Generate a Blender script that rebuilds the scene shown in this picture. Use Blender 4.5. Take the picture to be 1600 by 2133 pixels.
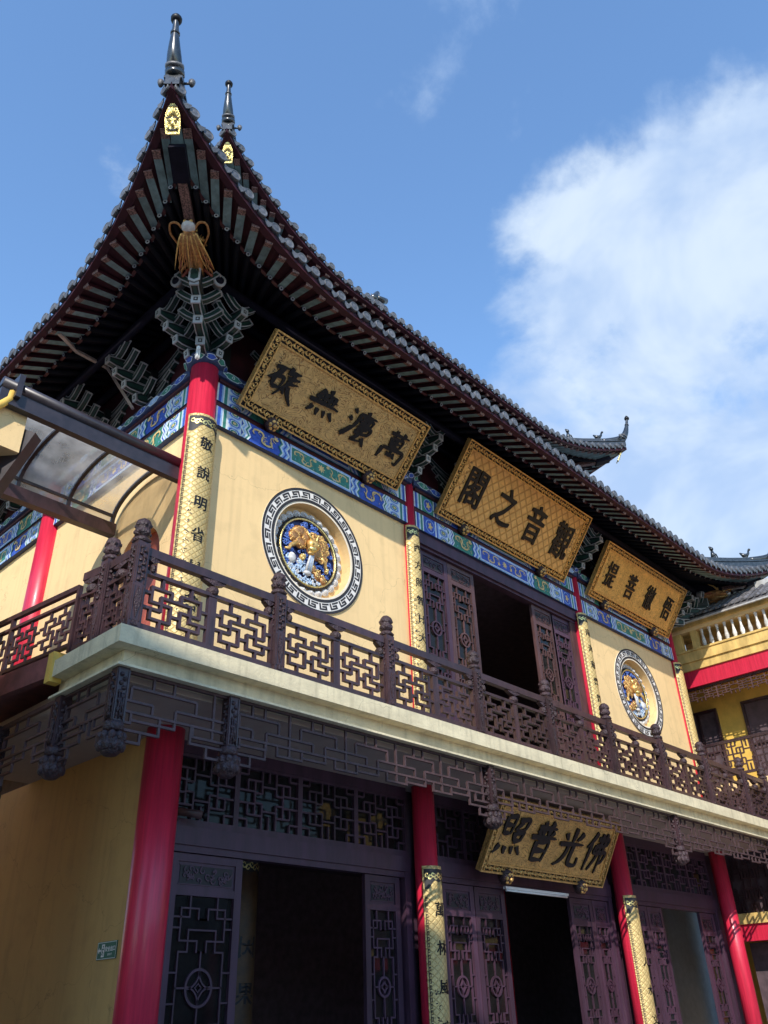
import bpy, math, random
from mathutils import Vector, Matrix
for _o in list(bpy.data.objects): bpy.data.objects.remove(_o)
random.seed(7)
R = math.radians
scene = bpy.context.scene
COL = scene.collection
EYE = 1.6            # everything below is laid out from the eye (z = 0); the whole place is lifted by EYE at the end
V = Vector

# ------------------------------------------------------------------ camera
cd = bpy.data.cameras.new('camera'); cam = bpy.data.objects.new('camera', cd); COL.objects.link(cam)
_r = [[0.693162611, 0.356978745, 0.626172317], [-0.720143878, 0.379522465, 0.580823118], [-0.030304954, -0.853539029, 0.520146840]]
cam.matrix_world = Matrix([[_r[i][0], -_r[i][1], -_r[i][2], 0] for i in range(3)] + [[0, 0, 0, 1]])
cd.sensor_fit = 'HORIZONTAL'; cd.sensor_width = 36.0; cd.lens = 1716.376/1600*36
cd.clip_start = 0.1; cd.clip_end = 3000
scene.camera = cam

# ------------------------------------------------------------------ sun, sky, exposure
SUN_AZ, SUN_EL = R(53), R(32.5)          # azimuth from the -Y direction towards -X
to_sun = V((-math.sin(SUN_AZ)*math.cos(SUN_EL), -math.cos(SUN_AZ)*math.cos(SUN_EL), math.sin(SUN_EL)))
sd = bpy.data.lights.new('sun', 'SUN'); sun = bpy.data.objects.new('sun', sd); COL.objects.link(sun)
sd.energy = 2.65; sd.angle = R(0.53); sd.color = (1.0, 0.93, 0.83)
sun.rotation_euler = to_sun.to_track_quat('Z', 'Y').to_euler()
wd = bpy.data.worlds.new('World'); scene.world = wd; wd.use_nodes = True
nt = wd.node_tree; nt.nodes.clear()
def wn(t, **k):
    n = nt.nodes.new(t)
    for a, b in k.items(): setattr(n, a, b)
    return n
sky = wn('ShaderNodeTexSky', sky_type='NISHITA', sun_disc=False)
sky.sun_elevation = SUN_EL
sky.sun_rotation = math.atan2(to_sun.x, to_sun.y)
sky.altitude = 0; sky.air_density = 1.45; sky.dust_density = 0.0; sky.ozone_density = 6.5
bg = wn('ShaderNodeBackground'); out = wn('ShaderNodeOutputWorld'); bg.inputs['Strength'].default_value = 0.15
tc = wn('ShaderNodeTexCoord')
def wmath(op, a, b=None, clamp=False):
    n = wn('ShaderNodeMath', operation=op, use_clamp=clamp)
    for i, x in enumerate((a, b)):
        if x is None: continue
        if isinstance(x, (int, float)): n.inputs[i].default_value = x
        else: nt.links.new(x, n.inputs[i])
    return n.outputs[0]
def wnoise(scale, detail, rough, off, dist=0.0):
    mp = wn('ShaderNodeMapping'); mp.inputs['Location'].default_value = off; mp.inputs['Scale'].default_value = (1, 1, 1.5)
    nt.links.new(tc.outputs['Generated'], mp.inputs['Vector'])
    n = wn('ShaderNodeTexNoise'); n.inputs['Scale'].default_value = scale; n.inputs['Detail'].default_value = detail
    n.inputs['Roughness'].default_value = rough; n.inputs['Distortion'].default_value = dist
    nt.links.new(mp.outputs[0], n.inputs['Vector']); return n.outputs['Fac']
def wdot(d):
    n = wn('ShaderNodeVectorMath', operation='DOT_PRODUCT'); nt.links.new(tc.outputs['Generated'], n.inputs[0])
    n.inputs[1].default_value = V(d).normalized(); return n.outputs['Value']
def wrange(x, a, b, c=0.0, d=1.0):
    n = wn('ShaderNodeMapRange', interpolation_type='SMOOTHSTEP'); nt.links.new(x, n.inputs[0])
    for i, q in enumerate((a, b, c, d)): n.inputs[i+1].default_value = q
    return n.outputs[0]
# broken fair-weather cloud, thicker towards +X (the right of the view and on round behind it)
big = wnoise(3.4, 9, 0.57, (1.9, 0.4, 2.2), 0.25)
fine = wnoise(11.0, 6, 0.6, (0.3, 4.1, 1.0), 0.2)
lean = wmath('ADD', wrange(wdot((0.82, 0.16, 0.55)), 0.897, 0.972), wrange(wdot((0.408, 0.257, 0.876)), 0.990, 0.9995, 0.0, 0.24))
dens = wmath('ADD', wmath('ADD', big, wmath('MULTIPLY', wmath('SUBTRACT', fine, 0.5), 0.20)), wmath('MULTIPLY', lean, 0.40))
cover = wrange(dens, 0.665, 0.87, 0.0, 0.90)
shade = wrange(wnoise(4.2, 5, 0.55, (5.0, 2.0, 0.5), 0.3), 0.38, 0.62)
ccol = wn('ShaderNodeMixRGB'); ccol.inputs[1].default_value = (1.7, 2.3, 3.35, 1); ccol.inputs[2].default_value = (2.75, 3.2, 3.75, 1)
nt.links.new(shade, ccol.inputs[0])
mixc = wn('ShaderNodeMixRGB'); nt.links.new(cover, mixc.inputs[0]); nt.links.new(sky.outputs[0], mixc.inputs[1]); nt.links.new(ccol.outputs[0], mixc.inputs[2])
nt.links.new(mixc.outputs[0], bg.inputs['Color']); nt.links.new(bg.outputs[0], out.inputs['Surface'])
vs = scene.view_settings; vs.view_transform = 'Standard'; vs.look = 'None'; vs.gamma = 1.0; vs.exposure = 0.93; vs.use_curve_mapping = False

# ------------------------------------------------------------------ materials
MATS = {}
def mat(name, col, rough=0.6, metal=0.0, var=0.14, scale=5.0, bump=0.0, bscale=60.0, spec=0.5, coat=0.0, stretch=(1, 1, 1), col2=None, thr=(0.35, 0.65), bdist=0.01):
    m = bpy.data.materials.new(name); m.use_nodes = True; MATS[name] = m
    t = m.node_tree; b = t.nodes['Principled BSDF']
    b.inputs['Roughness'].default_value = rough; b.inputs['Metallic'].default_value = metal
    b.inputs['Specular IOR Level'].default_value = spec; b.inputs['Coat Weight'].default_value = coat; b.inputs['Coat Roughness'].default_value = 0.15
    g = t.nodes.new('ShaderNodeNewGeometry'); mp = t.nodes.new('ShaderNodeMapping'); mp.inputs['Scale'].default_value = stretch
    t.links.new(g.outputs['Position'], mp.inputs['Vector'])
    n = t.nodes.new('ShaderNodeTexNoise'); n.inputs['Scale'].default_value = scale; n.inputs['Detail'].default_value = 5; n.inputs['Roughness'].default_value = 0.62
    t.links.new(mp.outputs[0], n.inputs['Vector'])
    r = t.nodes.new('ShaderNodeValToRGB'); r.color_ramp.elements[0].position = thr[0]; r.color_ramp.elements[1].position = thr[1]
    c1 = [max(0, c*(1-var)) for c in col]; c2 = [min(1, c*(1+var)) for c in col] if col2 is None else col2
    r.color_ramp.elements[0].color = (*c1, 1); r.color_ramp.elements[1].color = (*c2, 1)
    t.links.new(n.outputs['Fac'], r.inputs['Fac']); t.links.new(r.outputs[0], b.inputs['Base Color'])
    rr = t.nodes.new('ShaderNodeMapRange'); rr.inputs[3].default_value = max(0.02, rough-0.08); rr.inputs[4].default_value = min(1, rough+0.1)
    t.links.new(n.outputs['Fac'], rr.inputs[0]); t.links.new(rr.outputs[0], b.inputs['Roughness'])
    if bump > 0:
        n2 = t.nodes.new('ShaderNodeTexNoise'); n2.inputs['Scale'].default_value = bscale; n2.inputs['Detail'].default_value = 4
        t.links.new(g.outputs['Position'], n2.inputs['Vector'])
        bp = t.nodes.new('ShaderNodeBump'); bp.inputs['Strength'].default_value = bump; bp.inputs['Distance'].default_value = bdist
        t.links.new(n2.outputs['Fac'], bp.inputs['Height']); t.links.new(bp.outputs[0], b.inputs['Normal'])
    m['_n'] = name
    return m
def vary(names, amt):
    """each piece of timber a little lighter or darker than its neighbour"""
    for k in names:
        m = MATS[k]; t = m.node_tree; b = t.nodes['Principled BSDF']; src = b.inputs['Base Color'].links[0].from_socket
        oi = t.nodes.new('ShaderNodeObjectInfo'); mr = t.nodes.new('ShaderNodeMapRange'); mr.inputs[3].default_value = 1-amt; mr.inputs[4].default_value = 1+amt; t.links.new(oi.outputs['Random'], mr.inputs[0])
        mu = t.nodes.new('ShaderNodeMixRGB'); mu.blend_type = 'MULTIPLY'; mu.inputs[0].default_value = 1; t.links.new(src, mu.inputs[1]); t.links.new(mr.outputs[0], mu.inputs[2]); t.links.new(mu.outputs[0], b.inputs['Base Color'])
def nd(m, t): return m.node_tree.nodes.new(t)
def lk(m, a, b): m.node_tree.links.new(a, b)
def bsdf(m): return m.node_tree.nodes['Principled BSDF']

def plaster_mat(name, col):
    m = mat(name, col, 0.85, var=0.05, scale=0.9, bump=0.2, bscale=26, stretch=(1, 1, 0.5))
    b = m.node_tree.nodes['Principled BSDF']; N, L = m.node_tree.nodes.new, m.node_tree.links.new
    g = N('ShaderNodeNewGeometry')
    def noise(stretch, scale, detail):
        mp = N('ShaderNodeMapping'); mp.inputs['Scale'].default_value = stretch; L(g.outputs['Position'], mp.inputs['Vector'])
        n = N('ShaderNodeTexNoise'); n.inputs['Scale'].default_value = scale; n.inputs['Detail'].default_value = detail; L(mp.outputs[0], n.inputs['Vector']); return n.outputs['Fac']
    def rng(x, a, b_, c, d):
        r = N('ShaderNodeMapRange'); L(x, r.inputs[0])
        for i, q in enumerate((a, b_, c, d)): r.inputs[i+1].default_value = q
        return r.outputs[0]
    def mul(x, y):
        k = N('ShaderNodeMixRGB'); k.blend_type = 'MULTIPLY'; k.inputs[0].default_value = 1; L(x, k.inputs[1]); L(y, k.inputs[2]); return k.outputs[0]
    c = b.inputs['Base Color'].links[0].from_socket
    c = mul(c, rng(noise((5, 5, .25), 1.6, 6), .50, .80, 1.0, .87))          # rain streaks
    c = mul(c, rng(noise((1, 1, 1), 2.6, 7), .52, .78, 1.0, .86))            # patchy repainting
    c = mul(c, rng(noise((1, 1, 1), 60, 2), .62, .80, 1.0, .78))             # specks
    w = N('ShaderNodeTexNoise'); w.inputs['Scale'].default_value = 2.2; w.inputs['Detail'].default_value = 4; L(g.outputs['Position'], w.inputs['Vector'])
    ad = N('ShaderNodeMixRGB'); ad.blend_type = 'ADD'; ad.inputs[0].default_value = .7; L(g.outputs['Position'], ad.inputs[1]); L(w.outputs['Color'], ad.inputs[2])
    vo = N('ShaderNodeTexVoronoi'); vo.feature = 'DISTANCE_TO_EDGE'; vo.inputs['Scale'].default_value = .55; L(ad.outputs[0], vo.inputs['Vector'])
    c = mul(c, rng(vo.outputs['Distance'], 0, .004, .72, 1.0))               # hairline cracks
    L(c, b.inputs['Base Color'])
plaster_mat('plaster', (0.78, 0.555, 0.275)); plaster_mat('plaster_shaded', (0.60, 0.365, 0.125))  # second is a darkened copy: shade of the ground-floor wall put into its colour
mat('plaster_old', (0.62, 0.42, 0.14), 0.85, var=0.3, scale=2.2, bump=0.2, bscale=40, stretch=(1.4, 1.4, 0.5))
mat('yellow_paint', (0.74, 0.47, 0.09), 0.6, var=0.12, scale=3)
mat('red', (0.55, 0.018, 0.052), 0.40, var=0.17, scale=3.5, coat=0.15, stretch=(6, 6, 0.35), bump=0.12, bscale=24)
mat('red_dark', (0.060, 0.010, 0.015), 0.55, var=0.25, scale=4)
mat('maroon', (0.042, 0.009, 0.015), 0.6, var=0.3, scale=5, spec=0.25)
mat('wood', (0.044, 0.021, 0.025), 0.42, var=0.3, scale=9, stretch=(1, 1, 0.35), bump=0.12, bscale=70, coat=0.1)
mat('wood_carved', (0.042, 0.021, 0.024), 0.45, var=0.35, scale=22, bump=0.9, bscale=38, bdist=0.03)
mat('wood_door', (0.056, 0.026, 0.046), 0.48, var=0.25, scale=6, stretch=(1, 1, 0.2), bump=0.12, bscale=80)
mat('wood_worn', (0.075, 0.036, 0.036), 0.5, var=0.4, scale=5, stretch=(1, 1, 0.2), bump=0.2, bscale=60)
mat('wood_fret', (0.072, 0.043, 0.045), 0.5, var=0.25, scale=8, spec=0.3)
mat('white_paint', (0.62, 0.60, 0.56), 0.6, var=0.08)
mat('peeling', (0.56, 0.50, 0.48), 0.8, scale=14, col2=(0.30, 0.10, 0.09), thr=(0.50, 0.66), stretch=(1, 1, .5))
mat('soffit', (0.40, 0.32, 0.27), 0.85, var=0.08, scale=2)
mat('rafter_green', (0.125, 0.195, 0.205), 0.6, var=0.3, scale=7)
mat('rafter_navy', (0.006, 0.007, 0.012), 0.7, var=0.3, spec=0.15)
mat('rafter_flower', (0.16, 0.085, 0.075), 0.6, var=0.6, scale=38, thr=(0.45, 0.55))
mat('navy', (0.007, 0.006, 0.014), 0.7, var=0.3, spec=0.15)
mat('bracket_dark', (0.010, 0.016, 0.018), 0.55, var=0.3)
mat('bracket_green', (0.010, 0.045, 0.036), 0.5, var=0.2)
mat('bracket_line', (0.34, 0.35, 0.36), 0.6, var=0.15)
mat('p_blue', (0.030, 0.085, 0.42), 0.6, var=0.25, scale=14)
mat('p_sky', (0.27, 0.43, 0.72), 0.6, var=0.18, scale=14)
mat('p_green', (0.035, 0.20, 0.155), 0.6, var=0.25, scale=14)
mat('p_white', (0.62, 0.68, 0.70), 0.6, var=0.12, scale=14)
mat('p_gold', (0.66, 0.47, 0.20), 0.5, var=0.2, scale=20)
mat('p_navy', (0.028, 0.048, 0.13), 0.6, var=0.3, scale=14)
mat('tile', (0.060, 0.066, 0.074), 0.38, var=0.35, scale=8, spec=0.55, bump=0.15, bscale=30)
mat('tile_end', (0.095, 0.097, 0.105), 0.42, var=0.25, scale=20, bump=0.5, bscale=70)
mat('tile_glaze', (0.020, 0.024, 0.028), 0.26, var=0.45, scale=9, spec=0.6, coat=0.2)
mat('old_tile', (0.105, 0.098, 0.10), 0.8, var=0.55, scale=7, bump=0.6, bscale=22, bdist=0.03)
mat('cement', (0.42, 0.41, 0.39), 0.9, var=0.25, scale=5)
mat('gold', (0.68, 0.43, 0.15), 0.42, metal=0.6, var=0.3, scale=16, bump=0.35, bscale=45)
mat('gold_frame', (0.62, 0.38, 0.13), 0.38, metal=0.55, var=0.35, scale=30, bump=0.2)
mat('gold_bright', (0.86, 0.62, 0.24), 0.28, metal=0.75, var=0.35, scale=25, bump=0.5, bscale=70)
mat('bronze', (0.42, 0.20, 0.075), 0.38, metal=0.5, var=0.4, scale=30, bump=0.3)
mat('black', (0.006, 0.006, 0.008), 0.45, var=0.2, spec=0.3)
mat('black_paint', (0.022, 0.020, 0.022), 0.6, var=0.2)
mat('cream', (0.80, 0.70, 0.55), 0.75, var=0.06)
mat('key_white', (0.70, 0.67, 0.63), 0.7, var=0.05)
mat('lotus', (0.58, 0.57, 0.56), 0.6, var=0.2, scale=16, bump=0.3)
mat('rel_blue', (0.060, 0.130, 0.42), 0.35, var=0.5, scale=24, coat=0.2)
mat('rel_navy', (0.015, 0.022, 0.11), 0.4, var=0.4, scale=20)
mat('rel_wave', (0.42, 0.56, 0.74), 0.4, var=0.3, scale=25)
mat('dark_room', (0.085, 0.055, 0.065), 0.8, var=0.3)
mat('room_grey', (0.24, 0.24, 0.25), 0.8, var=0.1)
mat('dark_metal', (0.030, 0.024, 0.030), 0.4, var=0.25, scale=6, coat=0.1)
mat('girder_red', (0.20, 0.065, 0.06), 0.6, var=0.3, scale=5)
mat('sign_green', (0.010, 0.13, 0.085), 0.4, var=0.05)
mat('lamp_white', (0.80, 0.80, 0.78), 0.4, var=0.03)
mat('pvc', (0.36, 0.30, 0.27), 0.5, var=0.2)
mat('paving', (0.27, 0.26, 0.25), 0.8, var=0.2, scale=1.5, bump=0.3, bscale=20)
mat('baluster', (0.62, 0.60, 0.56), 0.7, var=0.25, scale=8)
mat('copper_red', (0.36, 0.085, 0.05), 0.5, var=0.3)
vary(('wood', 'wood_carved', 'wood_door', 'wood_fret', 'rafter_green', 'tile_end', 'tile', 'baluster', 'old_tile', 'bracket_line'), .24)
# weathered slab edge: pale paint with hairline cracks and rain streaks
m = mat('slab', (0.66, 0.57, 0.37), 0.85, var=0.13, scale=2.4, bump=0.35, bscale=30, stretch=(1, 1, 1.5), bdist=0.02)
g = nd(m, 'ShaderNodeNewGeometry'); nz = nd(m, 'ShaderNodeTexNoise'); nz.inputs['Scale'].default_value = 3; lk(m, g.outputs['Position'], nz.inputs['Vector'])
add = nd(m, 'ShaderNodeMixRGB'); add.blend_type = 'ADD'; add.inputs[0].default_value = 0.5; lk(m, g.outputs['Position'], add.inputs[1]); lk(m, nz.outputs['Color'], add.inputs[2])
vo = nd(m, 'ShaderNodeTexVoronoi'); vo.feature = 'DISTANCE_TO_EDGE'; vo.inputs['Scale'].default_value = 1.5; lk(m, add.outputs[0], vo.inputs['Vector'])
mr = nd(m, 'ShaderNodeMapRange'); mr.inputs[1].default_value = 0.0; mr.inputs[2].default_value = 0.008; mr.inputs[3].default_value = 0.45; mr.inputs[4].default_value = 1.0; lk(m, vo.outputs['Distance'], mr.inputs[0])
n3 = nd(m, 'ShaderNodeTexNoise'); n3.inputs['Scale'].default_value = 1.1; lk(m, g.outputs['Position'], n3.inputs['Vector'])
mr2 = nd(m, 'ShaderNodeMapRange'); mr2.inputs[1].default_value = 0.48; mr2.inputs[2].default_value = 0.60; lk(m, n3.outputs['Fac'], mr2.inputs[0])
mx = nd(m, 'ShaderNodeMixRGB'); mx.inputs[1].default_value = (1, 1, 1, 1); lk(m, mr2.outputs[0], mx.inputs[0]); lk(m, mr.outputs[0], mx.inputs[2])
st = nd(m, 'ShaderNodeMapping'); st.inputs['Scale'].default_value = (4, 4, 0.5); lk(m, g.outputs['Position'], st.inputs['Vector'])
n4 = nd(m, 'ShaderNodeTexNoise'); n4.inputs['Scale'].default_value = 2.2; n4.inputs['Detail'].default_value = 6; lk(m, st.outputs[0], n4.inputs['Vector'])
mr3 = nd(m, 'ShaderNodeMapRange'); mr3.inputs[1].default_value = 0.5; mr3.inputs[2].default_value = 0.78; mr3.inputs[3].default_value = 1.0; mr3.inputs[4].default_value = 0.68; lk(m, n4.outputs['Fac'], mr3.inputs[0])
mu = nd(m, 'ShaderNodeMixRGB'); mu.blend_type = 'MULTIPLY'; mu.inputs[0].default_value = 1; lk(m, mx.outputs[0], mu.inputs[1]); lk(m, mr3.outputs[0], mu.inputs[2])
mu2 = nd(m, 'ShaderNodeMixRGB'); mu2.blend_type = 'MULTIPLY'; mu2.inputs[0].default_value = 1
b = bsdf(m); src = b.inputs['Base Color'].links[0].from_socket; lk(m, src, mu2.inputs[1]); lk(m, mu.outputs[0], mu2.inputs[2]); lk(m, mu2.outputs[0], b.inputs['Base Color'])
# plaque faces: gilded ground with incised cloud lines / raised diamonds
def plaque_mat(name, col, dark, kind, sc):
    m = mat(name, col, 0.46, metal=0.12, var=0.16, scale=7, bump=0.0)
    b = bsdf(m); t = m.node_tree; tcn = nd(m, 'ShaderNodeTexCoord')
    if kind == 'cloud':
        mp = nd(m, 'ShaderNodeMapping'); mp.inputs['Scale'].default_value = (1, 1, 1.5); lk(m, tcn.outputs['Object'], mp.inputs['Vector'])
        n = nd(m, 'ShaderNodeTexNoise'); n.inputs['Scale'].default_value = sc; n.inputs['Detail'].default_value = 2.5; n.inputs['Distortion'].default_value = 2.2; lk(m, mp.outputs[0], n.inputs['Vector'])
        w = nd(m, 'ShaderNodeMath'); w.operation = 'MULTIPLY'; w.inputs[1].default_value = 9; lk(m, n.outputs['Fac'], w.inputs[0])
        fr = nd(m, 'ShaderNodeMath'); fr.operation = 'FRACT'; lk(m, w.outputs[0], fr.inputs[0])
        pp = nd(m, 'ShaderNodeMath'); pp.operation = 'PINGPONG'; pp.inputs[1].default_value = 0.5; lk(m, fr.outputs[0], pp.inputs[0])
        h = pp.outputs[0]; lo, hi = 0.03, 0.16
    else:
        mp = nd(m, 'ShaderNodeMapping'); mp.inputs['Rotation'].default_value = (0, R(45), 0); mp.inputs['Scale'].default_value = (sc, sc, sc); lk(m, tcn.outputs['Object'], mp.inputs['Vector'])
        sx = nd(m, 'ShaderNodeSeparateXYZ'); lk(m, mp.outputs[0], sx.inputs[0]); hs = []
        for ax in ('X', 'Z'):
            p1 = nd(m, 'ShaderNodeMath'); p1.operation = 'PINGPONG'; p1.inputs[1].default_value = 0.5; lk(m, sx.outputs[ax], p1.inputs[0]); hs.append(p1.outputs[0])
        mn = nd(m, 'ShaderNodeMath'); mn.operation = 'MINIMUM'; lk(m, hs[0], mn.inputs[0]); lk(m, hs[1], mn.inputs[1]); h = mn.outputs[0]; lo, hi = 0.03, 0.17
    mr = nd(m, 'ShaderNodeMapRange'); mr.inputs[1].default_value = lo; mr.inputs[2].default_value = hi; lk(m, h, mr.inputs[0])
    mx = nd(m, 'ShaderNodeMixRGB'); src = b.inputs['Base Color'].links[0].from_socket
    mx.inputs[1].default_value = (*dark, 1); lk(m, mr.outputs[0], mx.inputs[0]); lk(m, src, mx.inputs[2]); lk(m, mx.outputs[0], b.inputs['Base Color'])
    bp = nd(m, 'ShaderNodeBump'); bp.inputs['Strength'].default_value = 0.6; bp.inputs['Distance'].default_value = 0.012; lk(m, mr.outputs[0], bp.inputs['Height']); lk(m, bp.outputs[0], b.inputs['Normal'])
plaque_mat('plaque_cloud', (0.60, 0.38, 0.145), (0.24, 0.125, 0.04), 'cloud', 2.3)
plaque_mat('plaque_cloud_orange', (0.78, 0.45, 0.12), (0.42, 0.20, 0.045), 'cloud', 2.4)
plaque_mat('plaque_diamond', (0.78, 0.43, 0.13), (0.50, 0.24, 0.06), 'diamond', 5.2)
plaque_mat('plaque_low', (0.66, 0.37, 0.11), (0.25, 0.12, 0.03), 'cloud', 2.6)
plaque_mat('couplet_gold', (0.62, 0.46, 0.19), (0.50, 0.355, 0.135), 'diamond', 13.0)
bsdf(MATS['couplet_gold']).inputs['Metallic'].default_value = 0.2
mat('gilt_shaded', (0.06, 0.028, 0.009), 0.55, metal=0.2, var=0.3, scale=9)  # gilt darkened so the indoor board carries its shade in the colour
# glass
def glass(name, tint, refl_rough, opac):
    m = bpy.data.materials.new(name); m.use_nodes = True; MATS[name] = m; t = m.node_tree; t.nodes.clear()
    o = t.nodes.new('ShaderNodeOutputMaterial'); tr = t.nodes.new('ShaderNodeBsdfTransparent'); tr.inputs[0].default_value = (*tint, 1)
    gl = t.nodes.new('ShaderNodeBsdfGlossy'); gl.inputs['Roughness'].default_value = refl_rough
    df = t.nodes.new('ShaderNodeBsdfTranslucent' if opac > .2 else 'ShaderNodeBsdfDiffuse'); df.inputs[0].default_value = (0.60, 0.57, 0.53, 1)
    fr = t.nodes.new('ShaderNodeFresnel'); fr.inputs['IOR'].default_value = 1.5 if opac > .2 else 1.32
    g = t.nodes.new('ShaderNodeNewGeometry'); n = t.nodes.new('ShaderNodeTexNoise'); n.inputs['Scale'].default_value = 2.2; n.inputs['Detail'].default_value = 6
    t.links.new(g.outputs['Position'], n.inputs['Vector'])
    mr = t.nodes.new('ShaderNodeMapRange'); mr.inputs[1].default_value = 0.3; mr.inputs[2].default_value = 0.7; mr.inputs[3].default_value = opac*0.5; mr.inputs[4].default_value = opac*1.4
    t.links.new(n.outputs['Fac'], mr.inputs[0])
    m1 = t.nodes.new('ShaderNodeMixShader'); m2 = t.nodes.new('ShaderNodeMixShader')
    t.links.new(mr.outputs[0], m1.inputs[0]); t.links.new(tr.outputs[0], m1.inputs[1]); t.links.new(df.outputs[0], m1.inputs[2])
    t.links.new(fr.outputs[0], m2.inputs[0]); t.links.new(m1.outputs[0], m2.inputs[1]); t.links.new(gl.outputs[0], m2.inputs[2]); t.links.new(m2.outputs[0], o.inputs[0])
glass('door_glass', (0.22, 0.24, 0.27), 0.04, 0.02)
glass('canopy_glass', (0.88, 0.85, 0.80), 0.12, 0.48)

# ------------------------------------------------------------------ mesh helpers
X_, Y_, Z_ = V((1, 0, 0)), V((0, 1, 0)), V((0, 0, 1))
class Fr:
    """a local frame: u along, v up, n outward"""
    def __init__(s, o, u=X_, v=Z_, n=None):
        s.o, s.u, s.v = V(o), V(u).normalized(), V(v).normalized(); s.n = V(n).normalized() if n is not None else s.u.cross(s.v)
    def __call__(s, a, b, c=0.0): return s.o + s.u*a + s.v*b + s.n*c
class MB:
    def __init__(s): s.v, s.f, s.m, s.mats, s.sm = [], [], [], [], []
    def mi(s, m):
        if m not in s.mats: s.mats.append(m)
        return s.mats.index(m)
    def add(s, vs, fs, m, smooth=False):
        o = len(s.v); s.v += [tuple(p) for p in vs]; k = s.mi(m)
        for f in fs: s.f.append([i+o for i in f]); s.m.append(k); s.sm.append(smooth)
    def poly(s, pts, m): s.add(pts, [list(range(len(pts)))], m)
    def hexa(s, p, m):   # p: 4 bottom (ccw) + 4 top
        s.add(p, [(0, 3, 2, 1), (4, 5, 6, 7), (0, 1, 5, 4), (1, 2, 6, 5), (2, 3, 7, 6), (3, 0, 4, 7)], m)
    def box(s, a, b, m):
        (x0, y0, z0), (x1, y1, z1) = a, b
        s.hexa([(x0, y0, z0), (x1, y0, z0), (x1, y1, z0), (x0, y1, z0), (x0, y0, z1), (x1, y0, z1), (x1, y1, z1), (x0, y1, z1)], m)
    def fbox(s, fr, u0, u1, v0, v1, n0, n1, m):
        s.hexa([fr(u0, v0, n1), fr(u1, v0, n1), fr(u1, v0, n0), fr(u0, v0, n0), fr(u0, v1, n1), fr(u1, v1, n1), fr(u1, v1, n0), fr(u0, v1, n0)], m)
    def bar(s, p, q, w, h, m, up=Z_, ext=0.0):
        p, q = V(p), V(q); d = (q-p).normalized(); p = p-d*ext; q = q+d*ext
        sd_ = d.cross(up)
        if sd_.length < 1e-5: sd_ = d.cross(X_)
        sd_.normalize(); u = sd_.cross(d).normalized(); a, b = sd_*w/2, u*h/2
        s.hexa([p-a-b, p+a-b, q+a-b, q-a-b, p-a+b, p+a+b, q+a+b, q-a+b], m)
    def tube(s, pts, r, n, m, caps=True, smooth=True):
        pts = [V(p) for p in pts]; N = len(pts); rs = r if isinstance(r, (list, tuple)) else [r]*N
        vs, fs = [], []; ref = None
        for i, p in enumerate(pts):
            d = (pts[min(i+1, N-1)]-pts[max(i-1, 0)]).normalized()
            if ref is None: ref = d.orthogonal().normalized()
            ref = (ref-d*ref.dot(d)).normalized(); b2 = d.cross(ref)
            for k in range(n):
                a = 2*math.pi*k/n; vs.append(p+(ref*math.cos(a)+b2*math.sin(a))*rs[i])
        for i in range(N-1):
            for k in range(n): fs.append((i*n+k, i*n+(k+1) % n, (i+1)*n+(k+1) % n, (i+1)*n+k))
        if caps: fs.append(tuple(range(n))[::-1]); fs.append(tuple((N-1)*n+k for k in range(n)))
        s.add(vs, fs, m, smooth)
    def lathe(s, prof, n, m, M=Matrix(), smooth=True, wob=0.0, lobes=0):
        vs, fs = [], []; N = len(prof)
        for i, (r, z) in enumerate(prof):
            for k in range(n):
                a = 2*math.pi*k/n; rr = r*(1+wob*math.cos(lobes*a)) if lobes else r
                vs.append(M @ V((rr*math.cos(a), rr*math.sin(a), z)))
        for i in range(N-1):
            for k in range(n): fs.append((i*n+k, i*n+(k+1) % n, (i+1)*n+(k+1) % n, (i+1)*n+k))
        fs.append(tuple(range(n))[::-1]); fs.append(tuple((N-1)*n+k for k in range(n)))
        s.add(vs, fs, m, smooth)
    def ball(s, c, r, m, n=10, k=7, M=None):
        c = V(c); rx, ry, rz = (r, r, r) if isinstance(r, (int, float)) else r
        vs, fs = [V((0, 0, -rz))], []
        for i in range(1, k):
            t = math.pi*i/k-math.pi/2
            for j in range(n): a = 2*math.pi*j/n; vs.append(V((rx*math.cos(t)*math.cos(a), ry*math.cos(t)*math.sin(a), rz*math.sin(t))))
        vs.append(V((0, 0, rz)))
        for j in range(n): fs.append((0, 1+(j+1) % n, 1+j)); fs.append((len(vs)-1, 1+(k-2)*n+j, 1+(k-2)*n+(j+1) % n))
        for i in range(k-2):
            for j in range(n): fs.append((1+i*n+j, 1+i*n+(j+1) % n, 1+(i+1)*n+(j+1) % n, 1+(i+1)*n+j))
        s.add([c+(M @ v if M else v) for v in vs], fs, m, True)
    def prism(s, poly, fr, n0, n1, m, mside=None):
        k = len(poly); a = [fr(u, v, n1) for u, v in poly]; b2 = [fr(u, v, n0) for u, v in poly]
        s.add(a, [tuple(range(k))], m); s.add(b2, [tuple(range(k))[::-1]], m)
        s.add(a+b2, [(i, (i+1) % k, k+(i+1) % k, k+i)[::-1] for i in range(k)], mside or m)
    def ribbon(s, pts, w, fr, n, m, thick=0.0):
        """flat stroke along 2-D points; w scalar or list"""
        N = len(pts); ws = w if isinstance(w, (list, tuple)) else [w]*N; L, Rr = [], []
        for i in range(N):
            a, b2 = pts[max(i-1, 0)], pts[min(i+1, N-1)]; dx, dy = b2[0]-a[0], b2[1]-a[1]; l = math.hypot(dx, dy) or 1
            L.append((pts[i][0]-dy/l*ws[i]/2, pts[i][1]+dx/l*ws[i]/2)); Rr.append((pts[i][0]+dy/l*ws[i]/2, pts[i][1]-dx/l*ws[i]/2))
        vs = [fr(*p, n+thick) for p in L]+[fr(*p, n+thick) for p in Rr]; fs = [(i, N+i, N+i+1, i+1) for i in range(N-1)]
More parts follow.
